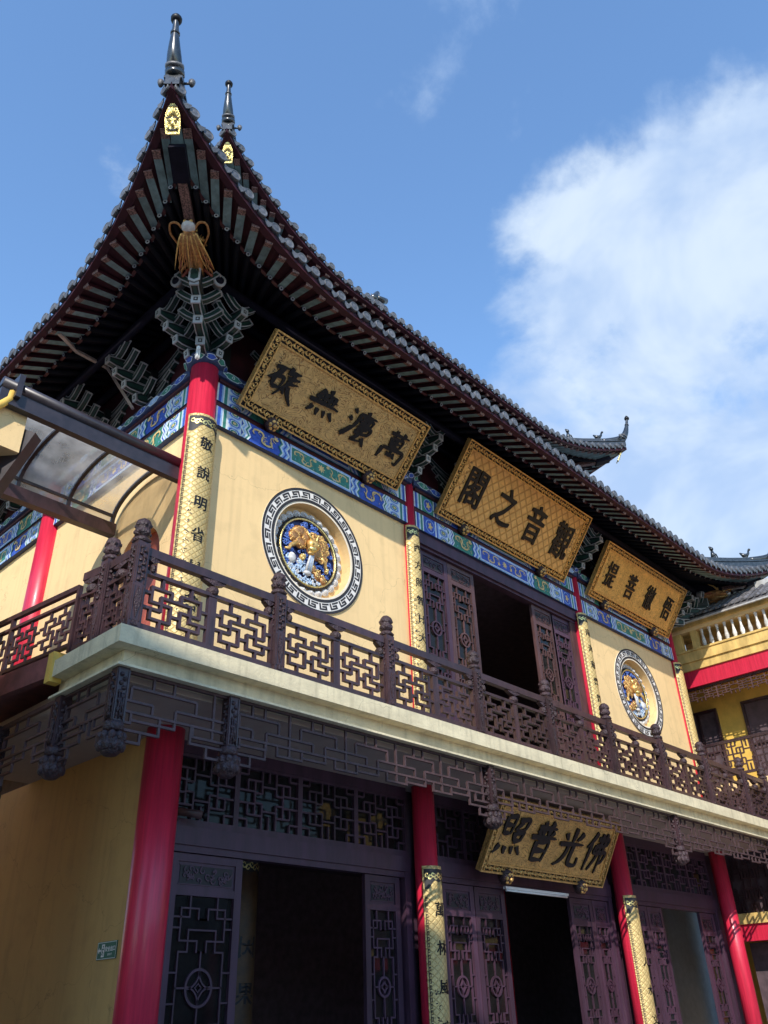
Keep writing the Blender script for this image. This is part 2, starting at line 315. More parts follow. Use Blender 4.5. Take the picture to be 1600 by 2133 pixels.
        if thick:
            vs += [fr(*p, n) for p in L]+[fr(*p, n) for p in Rr]
            fs += [(2*N+i, i, i+1, 2*N+i+1) for i in range(N-1)]+[(N+i, 3*N+i, 3*N+i+1, N+i+1) for i in range(N-1)]
        s.add(vs, fs, m)
    def mesh(s, name):
        me = bpy.data.meshes.new(name); me.from_pydata(s.v, [], s.f); 
        for k in s.mats: me.materials.append(MATS[k])
        me.polygons.foreach_set('material_index', s.m); me.polygons.foreach_set('use_smooth', s.sm); me.update(); return me
    def build(s, name, parent=None, M=None): return link(name, s.mesh(name), parent, M)
def smooth(pts, k=4):
    pts = [V(p) for p in pts]; o = []
    for i in range(len(pts)-1):
        a, b, c, d = pts[max(i-1, 0)], pts[i], pts[i+1], pts[min(i+2, len(pts)-1)]
        for j in range(k):
            t = j/k; o.append(0.5*((2*b)+(c-a)*t+(2*a-5*b+4*c-d)*t*t+(3*b-a-3*c+d)*t**3))
    return o+[pts[-1]]
def lerps(v, k=4):
    o = []
    for i in range(len(v)-1): o += [v[i]+(v[i+1]-v[i])*j/k for j in range(k)]
    return o+[v[-1]]
WM = {}
def link(name, data, parent=None, M=None):
    o = bpy.data.objects.new(name, data); COL.objects.link(o); M = M or Matrix()
    if parent is not None:
        o.parent = parent; o.matrix_parent_inverse = WM[parent.name].inverted()
    o.matrix_basis = M; WM[o.name] = M; return o
def thing(name, label, cat, loc=(0, 0, 0), group=None):
    o = link(name, None, None, Matrix.Translation(loc)); o.empty_display_size = 0.2
    return tag(o, label, cat, group)
def tag(o, label=None, cat=None, group=None, kind=None):
    if label: o['label'] = label
    if cat: o['category'] = cat
    if group: o['group'] = group
    if kind: o['kind'] = kind
    return o
def mx_axes(o, x, y, z):
    return Matrix(((x[0], y[0], z[0], o[0]), (x[1], y[1], z[1], o[1]), (x[2], y[2], z[2], o[2]), (0, 0, 0, 1)))
def lattice(mb, fr, W, H, segs, nu, nv, t, n0, n1, m):
    """fret of square bars; segs (u0,v0,u1,v1) on a grid, v counted from the top"""
    for (a, b2, c, d) in segs:
        u0, u1, v0, v1 = min(a, c)*W/nu, max(a, c)*W/nu, H-max(b2, d)*H/nv, H-min(b2, d)*H/nv
        if a == c: mb.fbox(fr, u0-t/2, u0+t/2, v0-t/2*0.98, v1+t/2*0.98, n0, n1, m)
        else: mb.fbox(fr, u0-t/2*0.97, u1+t/2*0.97, v0-t/2, v0+t/2, n0+0.0015, n1-0.0015, m)
_font = bpy.data.curves.new('glyphs', 'FONT'); _fo = bpy.data.objects.new('glyphs', _font); COL.objects.link(_fo)
_gc = {}
def glyph(ch):
    if ch in _gc: return _gc[ch]
    _font.body = ch; _font.size = 1; _font.extrude = 0.5; _font.resolution_u = 3
    bpy.context.view_layer.update(); me = _fo.to_mesh()
    vs = [v.co.copy() for v in me.vertices]; fs = [tuple(p.vertices) for p in me.polygons]; _fo.to_mesh_clear()
    x0, x1 = min(v.x for v in vs), max(v.x for v in vs); y0, y1 = min(v.y for v in vs), max(v.y for v in vs)
    cx, cy = (x0+x1)/2, (y0+y1)/2
    _gc[ch] = ([(v.x-cx, v.y-cy, v.z+0.5) for v in vs], fs); return _gc[ch]
def write(mb, ch, place, size, depth, m, bold=0.02, sx=1.0, shear=0.0, rough=0.0, seed=0):
    """place(u,v,n) -> world point"""
    vs, fs = glyph(ch); ph = seed*1.7
    def w(x, y, z):
        if rough: x += rough*math.sin(9*y+ph)*math.cos(5*x+ph); y += rough*math.sin(8*x+ph*2)
        return place((x*sx+shear*y)*size, y*size, z*depth)
    K = 8 if bold > .015 else 4
    for k in range(K):      # a slanted broad nib
        a = 2*math.pi*k/K; ox, oy = bold*1.25*math.cos(a)-bold*.25*math.sin(a), bold*.8*math.sin(a)+bold*.3*math.cos(a)
        mb.add([w(v[0]+ox, v[1]+oy, v[2]*(1+.02*k)) for v in vs], fs, m)
BRUSH = {
 '礙': [((-.46, .30), (-.25, .36), (-.04, .40)), ((-.20, .38), (-.30, .12), (-.52, -.08)), ((-.34, .06), (-.33, -.12), (-.30, -.26)), ((-.32, .06), (-.06, .10), (-.07, -.22)), ((-.30, -.24), (-.18, -.22), (-.05, -.21)), ((.06, .48), (.02, .34), (-.01, .24)), ((.02, .30), (.20, .36), (.38, .40)), ((.04, .14), (.22, .19), (.44, .24)), ((.22, .42), (.18, .10), (.04, -.16), (-.12, -.46)), ((.06, .0), (.24, .04), (.46, .10)), ((.18, -.06), (.30, -.28), (.54, -.52)), ((.0, -.12), (.08, -.20), (.16, -.32))],
 '無': [((.02, .52), (.06, .44), (.08, .38)), ((-.16, .44), (-.26, .28), (-.38, .16)), ((-.18, .31), (.06, .34), (.32, .37)), ((-.38, .17), (.0, .20), (.40, .22)), ((-.26, .30), (-.24, .18), (-.23, .04)), ((-.06, .33), (-.05, .18), (-.05, .05)), ((.12, .35), (.12, .2), (.11, .06)), ((.29, .37), (.28, .22), (.26, .08)), ((-.54, .02), (-.1, .05), (.30, .07), (.54, .05)), ((-.32, -.12), (-.36, -.22), (-.46, -.34)), ((-.12, -.14), (-.11, -.24), (-.08, -.36)), ((.10, -.13), (.14, -.22), (.18, -.34)), ((.30, -.10), (.38, -.20), (.50, -.32))],
 '灋': [((-.46, .44), (-.40, .38), (-.33, .32)), ((-.52, .16), (-.45, .11), (-.38, .05)), ((-.54, -.46), (-.42, -.30), (-.32, -.08)), ((.04, .54), (.08, .47), (.09, .41)), ((-.20, .35), (.10, .39), (.44, .42)), ((-.18, .36), (-.19, .10), (-.28, -.18), (-.44, -.44)), ((-.06, .27), (.14, .29), (.37, .31), (.35, .13)), ((-.05, .26), (-.05, .18), (-.04, .11)), ((.09, .28), (.09, .2), (.09, .12)), ((.22, .29), (.22, .2), (.21, .13)), ((-.08, .11), (.12, .13), (.38, .15)), ((.0, .03), (.2, .05), (.42, .06), (.40, -.10), (.30, -.12)), ((-.10, -.05), (.1, -.03), (.30, -.02)), ((.13, .02), (.13, -.1), (.12, -.22)), ((-.12, -.19), (.14, -.17), (.42, -.14)), ((.10, -.22), (.0, -.36), (-.08, -.44), (.14, -.41), (.34, -.36)), ((.25, -.27), (.34, -.38), (.44, -.50))],
 '萬': [((-.36, .37), (.0, .40), (.42, .43)), ((-.15, .52), (-.13, .42), (-.12, .30)), ((.20, .53), (.17, .42), (.13, .31)), ((-.23, .24), (-.21, .10), (-.20, -.03)), ((-.22, .24), (.02, .26), (.24, .28), (.21, .0)), ((-.19, .11), (.0, .12), (.20, .14)), ((-.19, -.02), (.0, -.01), (.20, .0)), ((.0, .25), (.0, .0), (.0, -.32)), ((-.40, -.14), (-.41, -.32), (-.44, -.52)), ((-.40, -.13), (.0, -.10), (.44, -.07), (.42, -.36), (.38, -.50), (.26, -.44)), ((-.17, -.28), (.0, -.29), (.16, -.31)), ((.09, -.20), (.14, -.27), (.22, -.36))],
 '照': [((-.42, .46), (-.40, .25), (-.38, .04)), ((-.40, .46), (-.22, .48), (-.10, .49), (-.12, .06)), ((-.37, .27), (-.24, .28), (-.12, .29)), ((-.36, .07), (-.24, .08), (-.13, .09)), ((.04, .43), (.22, .45), (.42, .47), (.38, .24), (.28, .22)), ((.20, .45), (.14, .32), (.0, .18)), ((.06, .13), (.08, .02), (.10, -.09)), ((.07, .13), (.22, .14), (.39, .16), (.34, -.07)), ((.10, -.07), (.22, -.06), (.34, -.05)), ((-.34, -.20), (-.40, -.30), (-.50, -.42)), ((-.12, -.22), (-.11, -.31), (-.07, -.41)), ((.12, -.20), (.16, -.29), (.20, -.39)), ((.32, -.18), (.40, -.27), (.52, -.38))],
 '普': [((-.17, .52), (-.12, .46), (-.08, .40)), ((.22, .53), (.16, .46), (.10, .40)), ((-.36, .35), (.0, .37), (.40, .39)), ((-.11, .36), (-.11, .25), (-.11, .14)), ((.11, .37), (.11, .26), (.10, .15)), ((-.32, .30), (-.26, .24), (-.20, .18)), ((.34, .31), (.28, .24), (.20, .19)), ((-.52, .10), (-.1, .13), (.52, .15)), ((-.23, .02), (-.22, -.22), (-.20, -.47)), ((-.21, .02), (.02, .03), (.26, .04), (.22, -.46)), ((-.19, -.20), (.0, -.19), (.22, -.18)), ((-.19, -.43), (.0, -.42), (.22, -.41))],
 '光': [((.02, .52), (.02, .3), (.0, .10)), ((-.36, .36), (-.30, .27), (-.22, .18)), ((.38, .42), (.30, .30), (.18, .20)), ((-.52, .06), (.0, .10), (.52, .13)), ((-.10, .08), (-.14, -.18), (-.28, -.36), (-.50, -.48)), ((.12, .10), (.11, -.20), (.14, -.38), (.30, -.42), (.48, -.40), (.47, -.20))],
 '佛': [((-.24, .52), (-.34, .30), (-.52, .08)), ((-.35, .24), (-.35, -.1), (-.36, -.50)), ((-.12, .35), (.12, .37), (.37, .39), (.34, .20)), ((-.10, .18), (.12, .19), (.34, .21)), ((-.10, .18), (-.12, .08), (-.12, .0), (.14, .01), (.42, .03), (.38, -.20), (.26, -.27)), ((.05, .52), (.06, .2), (.02, -.14), (-.16, -.48)), ((.23, .54), (.23, .1), (.22, -.54))],
}
def brush(mb, ch, fr, cu, cv, size, n, thick, m, w0, shear=0.0, seed=0):
    """a brush-written character: tapering strokes with a heavy start"""
    rnd = random.Random(seed)
    for k, st in enumerate(BRUSH[ch]):
        p3 = smooth([(x+shear*y, y, 0) for x, y in st], 5); N = len(p3); lw = w0*rnd.uniform(.85, 1.2)
        ws = [size*lw*(.55+.55*math.sin(math.pi*min(1, .25+.95*i/(N-1)))**.8*(1.15-.35*i/(N-1))) for i in range(N)]; ws[0] *= .8; ws[-1] *= .35
        mb.ribbon([(cu+p.x*size, cv+p.y*size) for p in p3], ws, fr, n+.0007*(k % 7), m, thick)
def scribble(mb, fr, u, v, size, n, m, rnd):
    for k in range(5):
        a = (u+rnd.uniform(-.5, .5)*size, v+rnd.uniform(-.5, .5)*size); th = rnd.choice([0, 0.2, 1.57, 1.4, -0.8]); l = size*rnd.uniform(.4, .8)
        mb.ribbon([a, (a[0]+math.cos(th)*l*.5, a[1]+math.sin(th)*l*.5), (a[0]+math.cos(th)*l, a[1]+math.sin(th)*l*.9)], [size*.12, size*.2, size*.06], fr, n, m)

# ================================================================== SETTING
def ground():
    mb = MB(); mb.poly([(-400, -400, -1.6), (400, -400, -1.6), (400, 400, -1.6), (-400, 400, -1.6)], 'paving')
    o = mb.build('ground'); tag(o, kind='structure')
ground()

# ================================================================== TEMPLE HALL
XL, XR, YF = 6.17, 23.51, 10.0
XC = (XL+XR)/2
CX = [6.17, 11.53, 18.15, 23.51]
SY = [15.28, 20.5]                        # columns along the left side
FLOOR, SLAB_B, SOFFIT = 4.0, 3.54, 3.47
hall = thing('temple_hall', 'two-storey yellow temple hall with sweeping double-eaved dark roof', 'temple', (XC, 15, -1.6))
RCU, RCL = [.25, .145, .145, .145], [.26, .20, .20, .20]      # radii of the upper and lower front columns
def mirx(x): return 2*XC-x

# ---- columns
def column(x, y, z0, z1, r, label=None):
    mb = MB(); M = Matrix.Translation((x, y, 0))
    mb.lathe([(r, z0), (r, z1)], 28, 'red', M)
    o = mb.build('column', hall); return o
for x, ru, rl in zip(CX, RCU, RCL):
    column(x, YF, FLOOR, 10.0, ru); column(x, YF, -1.6, SOFFIT, rl)
    mb = MB(); mb.lathe([(ru+.075, FLOOR), (ru+.09, FLOOR+0.1), (ru+.045, FLOOR+0.22)], 24, 'red', Matrix.Translation((x, YF, 0))); mb.build('column_base', hall)
for y in SY: column(XL, y, FLOOR, 10.0, 0.25)

# ---- walls
def hole_wall(mb, fr, u0, u1, v0, v1, hole, m, depth, mrev):
    """wall rectangle with a closed hole (list of u,v ccw); reveal goes back by depth"""
    N = len(hole); cu, cv = sum(p[0] for p in hole)/N, sum(p[1] for p in hole)/N; outer = []
    for (u, v) in hole:
        du, dv = u-cu, v-cv; t = min([((u1 if du > 0 else u0)-cu)/du if abs(du) > 1e-9 else 1e9, ((v1 if dv > 0 else v0)-cv)/dv if abs(dv) > 1e-9 else 1e9])
        outer.append((cu+du*t, cv+dv*t))
    corners = [(u0, v0), (u1, v0), (u1, v1), (u0, v1)]
    for i in range(N):
        j = (i+1) % N; mb.poly([fr(*hole[i]), fr(*outer[i]), fr(*outer[j]), fr(*hole[j])], m)
        a, b2 = outer[i], outer[j]
        if abs(a[0]-b2[0]) > 1e-6 and abs(a[1]-b2[1]) > 1e-6:
            for c in corners:
                if (abs(c[0]-a[0]) < 1e-6 or abs(c[1]-a[1]) < 1e-6) and (abs(c[0]-b2[0]) < 1e-6 or abs(c[1]-b2[1]) < 1e-6):
                    mb.poly([fr(*a), fr(*c), fr(*b2)], m)
        mb.poly([fr(*hole[i]), fr(*hole[j]), fr(*hole[j], -depth), fr(*hole[i], -depth)], mrev)
MED_Z, MED_R = 7.33, 1.235
frF = Fr((0, YF, 0), X_, Z_)               # front wall plane, n = -Y
frL = Fr((XL, 0, 0), -Y_, Z_)              # left wall plane: u = -y, n = -X
def circle(cu, cv, r, n, a0=0): return [(cu+r*math.cos(a0+2*math.pi*i/n), cv+r*math.sin(a0+2*math.pi*i/n)) for i in range(n)]
MED_X = [(CX[0]+CX[1])/2, (CX[2]+CX[3])/2]
for k, (xa, xb) in enumerate(((CX[0], CX[1]), (CX[2], CX[3]))):
    mb = MB(); hole_wall(mb, frF, xa, xb, FLOOR, 9.0, circle(MED_X[k], MED_Z, 0.93, 64), 'plaster', 0.22, 'plaster')
    mb.poly([frF(u, v, -0.22) for u, v in circle(MED_X[k], MED_Z, 0.93, 64)], 'plaster')
    mb.build('wall', hall)
# left wall, upper storey, with the arched doorway under the canopy
arch = [(-12.2, FLOOR+0.02), (-10.8, FLOOR+0.02), (-10.8, 6.55)]+[(-11.5+0.7*math.cos(a), 6.55+0.8*math.sin(a)) for a in [math.pi*i/16 for i in range(1, 16)]]+[(-12.2, 6.55)]
mb = MB(); hole_wall(mb, frL, -15.28, -10.0, FLOOR, 9.0, arch, 'plaster', 0.22, 'plaster'); mb.fbox(frL, -20.5, -15.28, FLOOR, 9.0, -0.3, 0.0, 'plaster'); mb.build('wall', hall)
mb = MB(); mb.fbox(frL, -12.3, -10.7, FLOOR, 7.45, -0.30, -0.225, 'copper_red'); mb.build('side_door', hall)
mb = MB(); mb.box((XL-.04, 10.285, 7.9), (XL+.02, 10.37, 9.98), 'peeling'); mb.build('corner_trim', hall)
# left wall, ground floor
mb = MB(); mb.box((XL-0.02, 10.0, -1.6), (XL+0.3, 22.0, SOFFIT), 'plaster_shaded'); mb.build('wall', hall)
# rooms behind the doors
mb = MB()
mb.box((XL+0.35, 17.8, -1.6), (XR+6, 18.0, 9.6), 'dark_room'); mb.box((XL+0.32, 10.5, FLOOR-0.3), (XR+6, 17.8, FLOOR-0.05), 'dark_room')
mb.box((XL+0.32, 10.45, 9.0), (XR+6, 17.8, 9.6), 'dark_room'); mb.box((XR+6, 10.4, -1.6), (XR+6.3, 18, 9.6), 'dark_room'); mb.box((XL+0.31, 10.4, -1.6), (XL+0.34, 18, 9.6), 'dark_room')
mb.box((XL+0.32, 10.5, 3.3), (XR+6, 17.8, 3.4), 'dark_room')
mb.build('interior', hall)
mb = MB(); mb.box((23.3, 12.2, -1.6), (28.5, 12.35, 3.3), 'room_grey'); mb.build('inner_wall', hall)
for x, y in ((11.2, 14.6), (20.5, 15.2)):
    mb = MB(); mb.lathe([(0.22, -1.6), (0.22, 3.3)], 20, 'red', Matrix.Translation((x, y, 0))); mb.build('inner_column', hall)

# ---- painted beams -----------------------------------------------------
def zz(v, H, k=2, amp=0.032):
    t = (v/H*k) % 1.0; return amp*(1-abs(2*t-1)*2)
def band(mb, fr, H, u, cols, sgn, n, k=2):
    """chevron bands of several colours starting at u, going in direction sgn"""
    vs = [H*i/8 for i in range(9)]; w = 0.036
    for i, c in enumerate(cols):
        a = [(u+sgn*(w*i)+sgn*zz(v, H, k), v) for v in vs]; b2 = [(u+sgn*(w*(i+1))+sgn*zz(v, H, k), v) for v in vs]
        for j in range(8):
            q = [fr(*a[j], n), fr(*b2[j], n), fr(*b2[j+1], n), fr(*a[j+1], n)]
            mb.poly(q if sgn > 0 else q[::-1], c)
def dragon(mb, fr, u0, u1, v0, v1, n, m, flip=1, seed=0):
    """gilt dragon: looping body, four clawed legs, horned head, flame curls"""
    rnd = random.Random(seed); W, H = u1-u0, v1-v0; N = 60; pts, ws = [], []; loops = max(1.25, W/H*0.62)
    for i in range(N):
        t = i/(N-1); ph = t*2*math.pi*loops; uu = .08+.82*t-.115/loops*math.sin(2*ph); uu = uu if flip > 0 else 1-uu
        pts.append((u0+W*uu, v0+H*(.5+.34*math.sin(ph)))); ws.append(H*(.04+.085*math.sin(math.pi*min(1, .12+t*.92))))
    mb.ribbon(pts, ws, fr, n, m); hd = pts[-1]; f = 1 if flip > 0 else -1
    mb.prism([(hd[0]+f*a*H, hd[1]+b*H) for a, b in ((-.10, -.08), (.06, -.13), (.17, -.06), (.18, .02), (.08, .06), (.10, .16), (.0, .10), (-.10, .18), (-.10, .06))][::f], fr, n+.0004, n+.0016, m)
    for i in range(6, N-4, 7):
        p = pts[i]; s = 1 if pts[i][1] < (v0+v1)/2 else -1; l = H*rnd.uniform(.20, .30); a = rnd.uniform(-.8, .8)
        k = (p[0]+l*.7*math.sin(a), p[1]+s*l*.7); mb.ribbon([p, k, (k[0]+l*.4*f, k[1]+s*l*.25)], [H*.07, H*.05, H*.03], fr, n+.002, m)
        for c in (-.5, 0, .5): mb.ribbon([(k[0]+l*.4*f, k[1]+s*l*.25), (k[0]+l*.4*f+l*.3*math.cos(c), k[1]+s*l*.25+l*.3*math.sin(c))], [H*.025, H*.01], fr, n+.0024, m)
    for i in range(int(W/H*5)):
        cu, cv = u0+W*rnd.uniform(.04, .96), v0+H*rnd.choice((.1, .2, .8, .9)); r = H*.06
        mb.ribbon([(cu+r*t/9*math.cos(t), cv+r*t/9*math.sin(t)) for t in range(9)], H*.022, fr, n+0.0008, 'p_sky' if i % 3 == 0 else m)
def beam_paint(mb, fr, W, H, alt, seed, cart=False):
    """painted timber front: coloured panels on a face of size W x H, laid in sheets"""
    A, Bc = ('p_blue', 'p_green') if not alt else ('p_green', 'p_blue')
    def rect(a, b2, m, n, v0=0.0, v1=None): mb.poly([fr(a, v0, n), fr(b2, v0, n), fr(b2, H if v1 is None else v1, n), fr(a, H if v1 is None else v1, n)], m)
    rect(0, W, A, 0.003)
    e = 0.40 if not cart else 0.95
    for sgn in (1, -1):
        def U(x): return x if sgn > 0 else W-x
        def r2(a, b2, m, n, v0=0.0, v1=None): rect(min(U(a), U(b2)), max(U(a), U(b2)), m, n, v0, v1)
        st = ['p_white', 'p_blue', 'p_sky', 'p_white', 'p_green', 'p_white']; x = 0
        for i, c in enumerate(st): w = (0.035, 0.065, 0.035, 0.025, 0.065, 0.035)[i]; r2(x, x+w, c, 0.006); x += w
        if cart:     # oval boss panel between two striped bands
            r2(x, x+0.38, Bc, 0.006)
            mb.poly([fr(U(x+.21)+.15*math.cos(t)*(1 if sgn > 0 else -1)*sgn, H/2+H*.42*math.sin(t), 0.008) for t in [2*math.pi*i/20 for i in range(20)]], 'p_sky')
            mb.poly([fr(U(x+.21)+.13*math.cos(t), H/2+H*.37*math.sin(t), 0.010) for t in [2*math.pi*i/20 for i in range(20)]], 'p_blue')
            mb.poly([fr(U(x+.21)+.06*math.cos(t)*(1+.4*math.cos(5*t)), H/2+H*.2*math.sin(t)*(1+.3*math.cos(5*t)), 0.012) for t in [2*math.pi*i/30 for i in range(30)]], 'p_gold')
            x += 0.38
            for i, c in enumerate(('p_white', 'p_blue', 'p_sky')): r2(x, x+0.045, c, 0.006); x += 0.045
        # hexagon boxes
        r2(x, x+0.30, 'p_white', 0.006)
        for vv in (0.0, 0.5, 1.0):
            for q, c in ((1.0, 'p_sky'), (0.8, 'p_blue'), (0.62, 'p_white'), (0.5, 'p_green'), (0.26, 'p_gold')):
                hw, hh = 0.14*q, H*0.235*q; cu, cv = U(x+0.145), H*vv
                pts = [(cu-hw, cv-hh*.55), (cu-hw*.55, cv-hh), (cu+hw*.55, cv-hh), (cu+hw, cv-hh*.55), (cu+hw, cv+hh*.55), (cu+hw*.55, cv+hh), (cu-hw*.55, cv+hh), (cu-hw, cv+hh*.55)]
                pts = [(a, min(max(b2, 0.0), H)) for a, b2 in pts]
                if vv in (0.0, 1.0): pts = [p for i, p in enumerate(pts) if True]
                mb.poly([fr(a, b2, 0.006+0.0015*(1+(1-q)*4)) for a, b2 in pts], c)
        x += 0.31
        band(mb, fr, H, U(x), ('p_white', 'p_sky', 'p_white', Bc, 'p_white'), sgn, 0.016)
        x += 0.22; x1 = x+min(0.62, W*0.125)
        dragon(mb, fr, min(U(x), U(x1)), max(U(x), U(x1)), 0.02, H-0.02, 0.018, 'p_gold', sgn, seed+sgn+3)
        x = x1+0.04
        band(mb, fr, H, U(x), (Bc, 'p_white', 'p_sky', 'p_blue', 'p_sky', 'p_white'), sgn, 0.016)
        xm = x+0.24
    rect(xm, W-xm, 'p_sky', 0.0175, 0.0, H); rect(xm+.03, W-xm-.03, 'p_white', 0.0190, 0.035, H-0.035); rect(xm+.05, W-xm-.05, Bc, 0.0205, 0.055, H-0.055)
    mid = W/2; dragon(mb, fr, xm+.08, mid-.12, .05, H-.05, 0.022, 'p_gold', 1, seed+11); dragon(mb, fr, mid+.12, W-xm-.08, .05, H-.05, 0.022, 'p_gold', -1, seed+17)
    mb.prism([(mid+.07*math.cos(t)*(1+.35*math.cos(8*t)), H/2+.07*math.sin(t)*(1+.35*math.cos(8*t))) for t in [2*math.pi*i/48 for i in range(48)]], fr, 0.0215, 0.0225, 'p_gold')
def painted_bay(fr, W, alt, seed, cart=False):
    """lower beam, red strip, upper beam, cap board between two columns"""
    B0, B1, R1, U1, C1 = 8.90, 9.30, 9.44, 9.84, 10.08
    mb = MB(); mb.fbox(fr, 0, W, B0, B1, -0.18, 0.10, 'p_navy')
    beam_paint(mb, Fr(fr(0, B0, 0.10), fr.u, fr.v, fr.n), W, B1-B0, alt, seed, cart); mb.build('painted_beam', hall)
    mb = MB(); mb.fbox(fr, 0, W, B1+0.002, R1-0.002, -0.15, 0.06, 'red_dark'); mb.build('beam_strip', hall)
    mb = MB(); mb.fbox(fr, 0, W, R1, U1, -0.18, 0.08, 'p_navy')
    beam_paint(mb, Fr(fr(0, R1, 0.08), fr.u, fr.v, fr.n), W, U1-R1, not alt, seed+40, cart); mb.build('painted_beam', hall)
    mb = MB(); mb.fbox(fr, 0, W, U1+0.003, U1+0.06, -0.2, 0.14, 'red_dark'); mb.fbox(fr, -0.1, W+0.1, U1+0.06, C1, -0.25, 0.20, 'p_navy')
    f2 = Fr(fr(0, U1+0.07, 0.20), fr.u, fr.v, fr.n); rnd = random.Random(seed); k = int(W/0.42); s = W/k
    for i in range(k):
        c = ('p_green', 'p_blue', 'p_sky')[i % 3]; u = s*(i+.5); h = 0.08
        mb.poly([f2(u+s*.42*math.cos(t)*(1+.18*math.cos(6*t)), 0.085+h*math.sin(t), 0.003) for t in [2*math.pi*j/24 for j in range(24)]], 'p_white')
        mb.poly([f2(u+s*.37*math.cos(t)*(1+.18*math.cos(6*t)), 0.085+h*.84*math.sin(t), 0.005) for t in [2*math.pi*j/24 for j in range(24)]], c)
        mb.ribbon([(u+.05*t/8*math.cos(t), .085+.05*t/8*math.sin(t)) for t in range(9)], .012, f2, 0.007, 'p_white')
    mb.build('cap_board', hall)
for i in range(3):
    painted_bay(Fr((CX[i]+RCU[i]-.01, YF, 0), X_, Z_), CX[i+1]-CX[i]-RCU[i]-RCU[i+1]+.02, i == 1, i*100, i == 1)
painted_bay(Fr((XL, 15.28-0.25, 0), -Y_, Z_), 5.28-0.53, True, 300)
painted_bay(Fr((XL, 20.5-0.25, 0), -Y_, Z_), 5.22-0.5, False, 400)
for x, ru in zip(CX, RCU):      # painted collar round each column head
    mb = MB(); cr = ru+.115; mb.lathe([(ru+.015, 10.0), (ru+.075, 10.03), (cr, 10.10), (cr, 10.16)], 24, 'p_navy', Matrix.Translation((x, YF, 0)))
    for k in range(10):
        a = 2*math.pi*k/10; c = V((x+(cr-.015)*math.cos(a), YF+(cr-.015)*math.sin(a), 10.07)); n = V((math.cos(a), math.sin(a), -.8)).normalized()
        f2 = Fr(c, Z_.cross(n).normalized(), n.cross(Z_.cross(n)).normalized(), n)
        mb.poly([f2(cr*.25*math.cos(t)*(1+.2*math.cos(5*t)), .055*math.sin(t), .006) for t in [2*math.pi*j/20 for j in range(20)]], 'p_white'); mb.poly([f2(cr*.21*math.cos(t)*(1+.2*math.cos(5*t)), .045*math.sin(t), .009) for t in [2*math.pi*j/20 for j in range(20)]], ('p_green', 'p_blue')[k % 2])
    mb.build('column_collar', hall)

# ---- bracket sets --------------------------------------------------------
def sweep_arm(mb, pts, side, w, h, end0=False, end1=True, taper=False):
    """curved timber arm with pale painted edges and a framed end"""
    side = V(side).normalized(); N = len(pts); pts = [V(p) for p in pts]; rings = []
    for i in range(N):
        d = (pts[min(i+1, N-1)]-pts[max(i-1, 0)]).normalized(); up = side.cross(d).normalized()
        if up.z < 0: up = -up
        q = (1.0, 1.75, 1.85, 1.45, 1.0)[i] if taper and N == 5 else 1.0
        rings.append((pts[i], side*w/2, up*h/2*q, d))
    vs = []; fs = []
    for p, a, b2, d in rings: vs += [p-a-b2, p+a-b2, p+a+b2, p-a+b2]
    for i in range(N-1):
        for k in range(4): fs.append((i*4+k, i*4+(k+1) % 4, (i+1)*4+(k+1) % 4, (i+1)*4+k))
    fs += [(3, 2, 1, 0), (4*N-4, 4*N-3, 4*N-2, 4*N-1)]; mb.add(vs, fs, 'bracket_dark')
    e = 0.017
    for sa in (-1, 1):
        for sb in (-1, 1):
            vs, fs = [], []
            for p, a, b2, d in rings:
                c = p+a*sa*0.97+b2*sb*0.97; an, bn = a.normalized()*e/2, b2.normalized()*e/2; vs += [c-an-bn, c+an-bn, c+an+bn, c-an+bn]
            for i in range(N-1):
                for k in range(4): fs.append((i*4+k, i*4+(k+1) % 4, (i+1)*4+(k+1) % 4, (i+1)*4+k))
            fs += [(3, 2, 1, 0), (4*N-4, 4*N-3, 4*N-2, 4*N-1)]; mb.add(vs, fs, 'bracket_line')
    # a green stripe along both flanks and the belly
    for which in (0, 1, 2):
        for i in range(N-1):
            q = []
            for p, a, b2, d in (rings[i], rings[i+1]):
                if which < 2: s = (-1, 1)[which]; q.append((p+a*s*1.02-b2*.42, p+a*s*1.02+b2*.42))
                else: q.append((p-a*.4-b2*1.02, p+a*.4-b2*1.02))
            mb.poly([q[0][0], q[0][1], q[1][1], q[1][0]], 'bracket_green')
    for do, (p, a, b2, d), s in ((end0, rings[0], -1), (end1, rings[-1], 1)):
        if not do: continue
        k = 1.22; mb.hexa([p-a*k-b2*k, p+a*k-b2*k, p+a*k-b2*k+d*s*.03, p-a*k-b2*k+d*s*.03, p-a*k+b2*k, p+a*k+b2*k, p+a*k+b2*k+d*s*.03, p-a*k+b2*k+d*s*.03], 'bracket_line')
        q = p+d*s*.033; mb.poly([q-a*.55-b2*.55, q+a*.55-b2*.55, q+a*.55+b2*.55, q-a*.55+b2*.55], 'black_paint')
        q = p+d*s*.036; mb.poly([q-a*.22-b2*.22, q+a*.22-b2*.22, q+a*.22+b2*.22, q-a*.22+b2*.22], 'bracket_line')
def out_pts(d, z, reach, drop=0.10, start=-0.2):
    d = V(d); return [d*start+Z_*z, d*(reach*.35)+Z_*(z+.015), d*(reach*.65)+Z_*(z-.01), d*(reach*.88)+Z_*(z-.05), d*reach+Z_*(z-drop*.6)]
def u_pts(c, lat, half, z, up=0.22):
    c, lat = V(c), V(lat); return [c+lat*half*t+Z_*(z+up*abs(t)**1.7) for t in (-1, -.82, -.6, -.35, 0, .35, .6, .82, 1)]
OUTD = V((0, -1, 0))
tiers = [(10.22, 0.40), (10.40, 0.66), (10.58, 0.88), (10.76, 1.06)]
